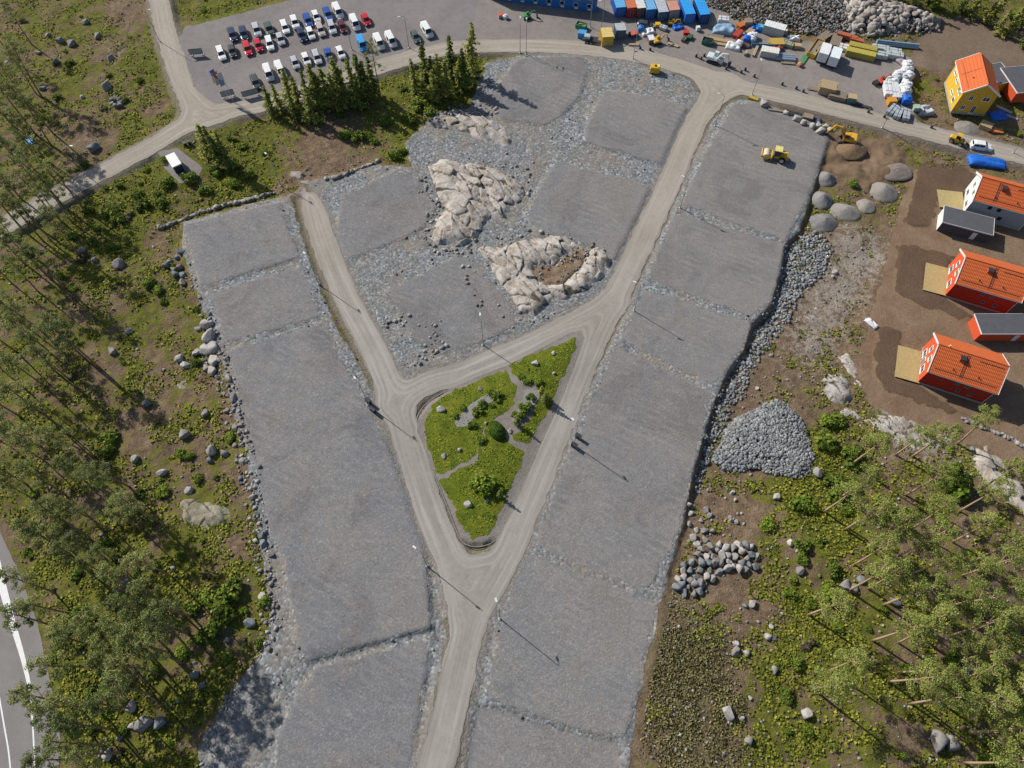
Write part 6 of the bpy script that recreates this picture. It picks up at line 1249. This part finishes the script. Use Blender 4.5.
# nearest red house
b0 = P3(917.3, 382.5, zs); t, rf, k = house(b0, -22.5, 11.4, 8.1, 4.6, 7.1, m_redw, 'red house nearest the camera with a worker on its orange tiled roof', 'red_house', m_trimg, None, m_redo)
roof_gear(t, 11.4, 8.1, 4.6, 7.1, 5.0, 4.2, k)
for x, z in ((5.3, 3.5), (7.0, 3.5), (6.4, 1.6), (8.6, 1.6)): win(t, x, -.02, z, 'S', .75, .75, m_frg)
for y, z, w_ in ((2.2, 1.5, 1.6), (5.8, 1.5, 1.6), (3.0, 4.0, 1.1), (5.2, 4.0, 1.1)): win(t, -.07, y, z, 'W', w_, 1.4 if z < 2 else 1.2)
win(t, -.07, 4.1, 1.2, 'W', .95, 2.1, name='door')
b1 = P3(944.5, 296.3, zs); t, rf, k = house(b1, -22.2, 11.4, 8.2, 4.7, 7.2, m_redw, 'red house with orange roof between the white house and the nearest red house', 'red_house', m_trimg, None, m_redo)
roof_gear(t, 11.4, 8.2, 4.7, 7.2, 5.6, 4.6, k)
for x, z in ((5.3, 3.6), (7.0, 3.6), (6.4, 1.6), (8.6, 1.6)): win(t, x, -.02, z, 'S', .75, .75, m_frg)
for y, z, w_ in ((2.2, 1.5, 1.6), (5.9, 1.5, 1.6), (3.0, 4.1, 1.1), (5.2, 4.1, 1.1)): win(t, -.07, y, z, 'W', w_, 1.4 if z < 2 else 1.2)
b2 = P3(974.5, 199.8, 4.0); b2.z = zs; t, rf, k = house(b2 + Vector((.2, .3, 0)), -22.2, 11.4, 7.6, 4.8, 7.2, m_grw, 'white house with an orange roof beside the dark grey shed', 'white_house', m_trim, None, m_whw)  # long walls of the white house coloured as if in shade
roof_gear(t, 11.4, 7.6, 4.8, 7.2, 3.6, 4.4, k)
for x, z in ((3.6, 3.7), (5.4, 3.7), (6.6, 1.7)): win(t, x, -.02, z, 'S', .7, .7, m_dark)  # dark frames paint the south wall's shade onto its windows
for y, z, w_ in ((1.9, 1.5, 1.5), (5.3, 1.5, 1.5), (2.6, 4.1, 1.0), (5.0, 4.1, 1.0)): win(t, -.07, y, z, 'W', w_, 1.3)
# yellow house: its ridge runs away from the camera, so local x points away and local y to the left
b3 = P3(984, 115.3, 0.0); t, rf, k = house(b3, 81.65, 10.1, 7.45, 5.6, 8.0, m_yelw, 'yellow house with a bright orange roof above the road at the right', 'yellow_house', m_trim, None, None)
for y, z, w_, h_ in ((1.9, 4.2, 1.6, 1.1), (5.2, 4.2, 1.0, 1.2), (5.6, 1.6, 1.0, 1.2), (3.2, 1.3, .95, 2.0)): win(t, -.02, y, z, 'W', w_, h_)
for x, z, w_, h_ in ((2.2, 1.7, 1.2, 1.1), (4.6, 1.8, 1.8, .6), (8.2, 4.3, 1.8, .6), (5.4, 4.2, 1.8, .6), (1.2, 4.2, .7, .9), (2.4, 4.4, .9, 1.2)): win(t, x, 7.47, z, 'N', w_, h_)
al = math.atan(k); MB().tube([(.4, 3.725 + 3.0, 8.0 - 3.0 * k + .22), (9.7, 3.725 + 3.0, 8.0 - 3.0 * k + .22)], .05, 6).build('snow_rail', m_dark, t); MB().tube([(5.4, 3.9, 8.08), (5.4, 7.3, 8.0 - 3.55 * k + .22)], .06, 6).build('roof_ladder', m_dark, t); MB().tube([(3.2, 5.7, 6.6), (3.2, 5.7, 7.15)], .13, 8).build('vent_pipe', m_dark, t)
# sheds
def shed(q, z, base_z, mw, label, name='shed', mw_end=None, split=0):
    "flat dark roof over four photographed corners"
    c = [P3(a, b, z) for a, b in q]; t = thing(name, label, 'shed', (c[3].x, c[3].y, base_z), math.atan2((c[2] - c[3]).y, (c[2] - c[3]).x)); Mi = (Matrix.Translation(t.location) @ Matrix.Rotation(t.rotation_euler.z, 4, 'Z')).inverted()
    l = [Mi @ v for v in c]; x0, x1 = min(v.x for v in l), max(v.x for v in l); y0, y1 = min(v.y for v in l), max(v.y for v in l); h = z - base_z
    MB().box((x0 + x1) / 2, (y0 + y1) / 2, h / 2 - .1, x1 - x0 - .4, y1 - y0 - .4, h - .15).build('wall', mw, t)
    if mw_end: MB().box(x0 + .14, (y0 + y1) / 2, h / 2 - .1, .08, y1 - y0 - .44, h - .2).build('end_cladding', mw_end, t)
    MB().box((x0 + x1) / 2, (y0 + y1) / 2, h - .08, x1 - x0, y1 - y0, .16).build('roof', m_felt, t)
    f = MB()
    for s, xx in ((-1, x0), (1, x1)): f.box(xx + s * .03, (y0 + y1) / 2, h - .06, .06, y1 - y0 + .12, .26)
    for s, yy in ((-1, y0), (1, y1)): f.box((x0 + x1) / 2, yy + s * .03, h - .06, x1 - x0, .06, .26)
    f.build('fascia', m_trimg, t); MB().box(x0 + (x1 - x0) * .7, y0 + .18, 1.0, .9, .08, 1.9).build('door', m_trim, t); return t
shed([(945.4, 206), (994.2, 221.9), (992.3, 235), (942.6, 222)], 1.9, zs, m_felt, 'dark grey flat roofed shed in front of the white house', mw_end=m_whw)  # dark walls stand for the shade under an open carport front
shed([(976.5, 316), (1030, 314), (1036, 334), (982, 334)], 1.9, zs, m_redo, 'dark roofed shed with an orange end wall between the two red houses', mw_end=m_redo)
shed([(1011, 68.4), (1045, 64), (1050, 90), (1017.6, 93)], 3.0, 0.05, m_redo, 'dark flat roofed shed at the right edge beyond the yellow house', mw_end=m_redo)
shed([(993, 64), (1003, 65), (1010, 82), (999, 84)], 2.6, 0.05, m_yelw, 'narrow grey roofed lean-to against the yellow house')
# timber decks by the houses
def deck(q, label, z=-.5):
    c = [P3(a, b, z) for a, b in q]; t = thing('timber_deck', label, 'deck', (c[3].x, c[3].y, zs), math.atan2((c[2] - c[3]).y, (c[2] - c[3]).x)); Mi = (Matrix.Translation(t.location) @ Matrix.Rotation(t.rotation_euler.z, 4, 'Z')).inverted(); l = [Mi @ v for v in c]
    x0, x1 = min(v.x for v in l), max(v.x for v in l); y0, y1 = min(v.y for v in l), max(v.y for v in l); b = MB(); n = int((y1 - y0) / .16)
    for k in range(n): b.box((x0 + x1) / 2, y0 + (k + .5) * (y1 - y0) / n, z - zs, x1 - x0, (y1 - y0) / n - .012, .05)
    b.build('boards', col('deck_boards', (.42, .33, .15), sc=1.5, var=.35), t); f = MB()
    for xx in np.linspace(x0 + .1, x1 - .1, 4): f.box(xx, (y0 + y1) / 2, (z - zs) / 2 - .08, .1, y1 - y0 - .1, (z - zs) - .1)
    f.build('joists', m_wood2, t); return t
deck([(900, 346), (922, 351.5), (916.5, 382.5), (895, 376.5)], 'yellowish timber deck in front of the nearest red house'); deck([(926, 263), (951, 269), (944.5, 295.5), (924, 290)], 'yellowish timber deck in front of the middle red house'); deck([(942, 190), (963, 196), (958, 209), (940, 207)], 'yellowish timber deck behind the grey shed')
# worker kneeling on the roof
def person_mesh(name, joints, edges, radii, mat):
    me = bpy.data.meshes.new(name); me.from_pydata(joints, edges, []); o = bpy.data.objects.new('tmp_body', me); C.objects.link(o)
    sk = o.modifiers.new('s', 'SKIN'); sb = o.modifiers.new('d', 'SUBSURF'); sb.levels = 2
    for v, r in zip(me.skin_vertices[0].data, radii): v.radius = (r, r)
    me.skin_vertices[0].data[0].use_root = True
    dg = bpy.context.evaluated_depsgraph_get(); m2 = bpy.data.meshes.new_from_object(o.evaluated_get(dg)); bpy.data.objects.remove(o); m2.name = name; m2.materials.clear(); m2.materials.append(mat); m2.polygons.foreach_set('use_smooth', [True] * len(m2.polygons)); return m2
J = [(0, 0, .52), (.08, 0, .75), (.2, 0, .98), (.27, 0, 1.1), (.34, 0, 1.2), (.36, 0, 1.34), (.2, .2, .97), (.38, .26, .72), (.56, .2, .52), (.2, -.2, .97), (.4, -.26, .72), (.58, -.16, .52), (.02, .1, .48), (.34, .15, .1), (-.1, .15, .06), (-.22, .16, .04), (.02, -.1, .48), (.34, -.15, .1), (-.1, -.15, .06), (-.22, -.16, .04)]
E_ = [(0, 1), (1, 2), (2, 3), (3, 4), (4, 5), (2, 6), (6, 7), (7, 8), (2, 9), (9, 10), (10, 11), (0, 12), (12, 13), (13, 14), (14, 15), (0, 16), (16, 17), (17, 18), (18, 19)]
rr_ = [.15, .15, .17, .07, .1, .1, .08, .055, .04, .08, .055, .04, .1, .075, .055, .05, .1, .075, .055, .05]
pt = thing('person', 'worker in a bright yellow vest and dark trousers kneeling on the red house roof', 'person', P3(948.5, 350, zs + 6.25), R(160))
link('body', person_mesh('body', J, E_, rr_, col('skin', (.45, .27, .19))), pt)
def inflate(sel, add): return [J[i] for i in sel], [r + add for r in (rr_[i] for i in sel)]
for nm, sel, ed, mt in (('vest', [0, 1, 2, 6, 7, 9, 10], [(0, 1), (1, 2), (2, 3), (3, 4), (2, 5), (5, 6)], col('hi_vis_yellow', (.62, .75, .03))), ('trousers', [0, 12, 13, 14, 16, 17, 18], [(0, 1), (1, 2), (2, 3), (0, 4), (4, 5), (5, 6)], col('work_trousers', (.03, .035, .05)))):
    jj, rr2 = inflate(sel, .025); link(nm, person_mesh(nm, jj, ed, rr2, mt), pt)
MB().lathe([(.125, 0), (.13, .06), (.1, .13), (.03, .16)], 14, TR(.36, 0, 1.33)).build('helmet', col('helmet_white', (.7, .7, .65)), pt)
f = MB(); [f.box(x, 0, .1, .5, .35, .18) for x in (0, .7)]; t = thing('tile_pack', 'small dark pack of roofing tiles beside the kneeling worker', 'tiles', P3(951.5, 352.5, zs + 5.95), R(-22)); f.build('tiles', m_dark, t); MB().box(.35, 0, .02, 1.3, .2, .05).build('batten', m_wood2, t)

# ================================================================== planting on the island
def islr(px, py, d, lb): boulder(px, py, d, 'pale', lb, None)
for zx, zy, d, lb in [(104, 300, 1.6, 'white boulder at the left end of the island, largest on the lawn'), (235, 230, 1.0, 'white boulder at the top of the left island lawn'), (418, 147, 1.4, 'white boulder on the upper right island lawn near the lamp'), (480, 112, 1.0, 'small white boulder near the top tip of the island'), (481, 180, .8, 'small white boulder on the upper right lawn above the trees'), (335, 372, 1.0, 'white boulder at the foot of the little central path'), (165, 435, .9, 'small white boulder above the curved path, right one of two'), (115, 455, 1.1, 'white boulder above the curved path, left one of two'), (195, 618, 1.5, 'white boulder on the lowest island lawn'), (256, 605, .8, 'small white boulder right of the one on the lowest lawn'), (253, 346, .7, 'small white boulder by the dome shaped bush')]:
    px, py = 410 + zx / 3.339, 320 + zy / 3.339; o = link('boulder', BM['pale', int(zx) % 4]); s = d / 2; o.scale = (s, s, s); o.rotation_euler.z = zx; o.location = G(px, py) + Vector((0, 0, s * .4)); tag(o, lb, 'boulder', 'white boulders on the island')
for k, (pl, lb) in enumerate([([(262, 250), (290, 262), (270, 285), (235, 300), (215, 330), (190, 360), (160, 365), (148, 345), (175, 315), (210, 280)], 0), ([(385, 235), (425, 240), (435, 260), (415, 290), (385, 320), (360, 350), (335, 345), (345, 320), (370, 290)], 0)]):
    q = [(410 + a / 3.339, 320 + b / 3.339) for a, b in pl]; struct('planting_bed', zone_mesh('planting_bed', sdf_poly(q), .14, mat_lot('bed_stone_%d' % k, (.2, .19, .185), (.25, .24, .235)), .12, 80 + k))
for zx, zy, d, k, hs, lb in [(295, 262, 2.0, 0, 1, 'dark shrub at the right end of the grey stone bed'), (225, 312, 1.9, 0, 1, 'dark shrub in the middle of the grey stone bed'), (205, 350, 1.6, 1, 1, 'blue-green shrub at the lower end of the stone bed'), (245, 285, 1.5, 0, 1.2, 'small dark shrub between two others in the stone bed'), (275, 285, 1.2, 2, 1, 'small bright shrub beside the right end of the stone bed'), (180, 295, 1.4, 2, 1, 'bright shrub at the upper edge of the stone bed'), (150, 325, 1.2, 1, 1, 'grey-green shrub at the left end of the stone bed'), (265, 245, 1.4, 2, 1, 'bright shrub above the stone bed'), (400, 262, 1.5, 0, 1, 'dark shrub on the path side of the gravel bed'), (385, 290, 2.2, 0, 1.1, 'dark green shrub in the middle of the right gravel bed'), (372, 325, 1.9, 1, 1.1, 'shrub at the lower end of the right gravel bed'), (352, 318, 1.2, 0, 1, 'small dark shrub left in the right gravel bed'), (395, 205, 1.8, 2, .8, 'bright low shrub above the right gravel bed'), (375, 190, 1.6, 2, .8, 'bright low shrub at the path above the gravel bed'), (430, 215, 1.6, 2, 1, 'bright shrub beside the small island trees'), (240, 400, 1.6, 0, 1, 'dark shrub beside the curved path'), (250, 545, 4.2, 3, 1.25, 'big round light green bush on the lowest island lawn'), (225, 540, 2.6, 3, 1.1, 'smaller light bush left of the big round one'), (290, 255, 1.0, 4, 1, 'small yellowish shrub at the stone bed')]:
    px, py = 410 + zx / 3.339, 320 + zy / 3.339; p = G(px, py); s = d / 1.9 * (1.35 if d < 2.5 else 1.1); t = plant('shrub', SHRUBS[k], p, s, s * hs, zx, ('stem', 'foliage')); tag(t, lb, 'shrub', 'shrubs on the island')
for zx, zy, h, lb in [(450, 275, 4.2, 'young tree at the right edge of the island, right one of two'), (438, 250, 3.6, 'young tree at the right edge of the island, left one of two'), (358, 352, 3.6, 'slender young tree by the lower end of the right gravel bed'), (300, 590, 3.2, 'young tree at the right edge of the lowest lawn')]:
    px, py = 410 + zx / 3.339, 320 + zy / 3.339; t = plant('young_tree', SPRUCES[int(h * 10) % 3], G(px, py), h / 12 * 1.3, h / 12, zx, ('trunk', 'crown')); tag(t, lb, 'tree', 'young trees on the island')
# clipped dome of the topiary bush
r_ = np.random.default_rng(3); d = r_.normal(size=(4200, 3)); d /= np.linalg.norm(d, axis=1, keepdims=True); d[:, 2] = np.abs(d[:, 2]); p = d * (np.array([1.35, 2.0, 1.5]) * (.9 + .12 * r_.random((len(d), 1))))
V, F = quads_from(p, d + .35 * r_.normal(size=d.shape), .12 + .12 * r_.random(len(d)), .8, r_); t = thing('dome_bush', 'smooth dome shaped bright green bush in the middle of the island', 'bush', G(497, 431.5), .45)
link('foliage', mesh_np('dome_foliage', V, F, mat_leaf('clipped_leaves', [(.03, .06, .008), (.06, .11, .012), (.09, .15, .02)], .2)), t); MB().tube([(0, 0, -.2), (0, 0, 1.0)], .06, 6).build('stem', m_bark2, t)

# ================================================================== labels that single each thing out
LAND = [('the flagpoles', 228, 90), ('the box trailer', 178, 165), ('the road fork', 195, 112), ('the pale blue tarpaulin', 30, 140), ('the mossy rock hump', 205, 515), ('the left gravel strip\'s lower corner', 262, 650), ('the pale angular boulders', 212, 350), ('the white road line', 20, 655), ('the waste bins', 188, 145), ('the low stone wall', 215, 208), ('the upper left boulder cluster', 117, 103), ('the long bare pine', 380, 80), ('the top middle rock', 470, 128), ('the stone heap', 762, 440), ('the boulder pile', 715, 565), ('the rounded grey rock', 840, 385), ('the nearest red house', 955, 385), ('the pale rock shelf', 900, 428), ('the broad pale rock', 1005, 475), ('the bright green birch', 960, 480), ('the pair of grey boulders', 848, 587), ('the big twin boulders', 942, 741), ('the small pale slab', 806, 714), ('the yellow house', 965, 85), ('the biggest gravel heap', 882, 192), ('the tall spruce by the road', 468, 30), ('the white bags', 900, 85), ('the long white packs', 889, 92), ('the road bend', 722, 85), ('the two white trucks', 828, 55), ('the yellow skip', 814, 50), ('the yellow tank', 654, 70), ('the upper plot edge lamp', 752, 95), ('the left verge cabinets', 371, 407), ('the sign board', 197, 55), ('the brown heather', 680, 700), ('the excavator', 846, 140), ('the curved stone wall', 990, 431)]
ORD = ['nearest', 'second nearest', 'third nearest', 'fourth nearest', 'fifth nearest', 'sixth nearest', 'seventh nearest', 'eighth nearest', 'ninth nearest', 'tenth nearest']
used = set(); by_desc = {}
for o, d, x, y in PENDING: by_desc.setdefault(d, []).append((o, x, y))
def side(dx, dy): return ('right of' if dx > 0 else 'left of') if abs(dx) > abs(dy) else ('below' if dy > 0 else 'above')
for d, lst in by_desc.items():
    cand = {}
    for nm, lx, ly in LAND:
        sec = {}
        for i, (o, x, y) in enumerate(lst): sec.setdefault(side(x - lx, y - ly), []).append((math.hypot(x - lx, y - ly), i))
        for sd_n, v in sec.items():
            v.sort()
            for k, (dd, i) in enumerate(v[:10]): cand.setdefault(i, []).append((k * 40 + dd, nm, sd_n, k))
    for i, (o, x, y) in enumerate(lst):
        for sc_, nm, sd_n, k in sorted(cand.get(i, [])):
            lb = f'{d}, {ORD[k]} {sd_n} {nm}'
            if lb not in used and len(lb.split()) <= 16: used.add(lb); o['label'] = lb; break
        else: o['label'] = d + ' among its neighbours'
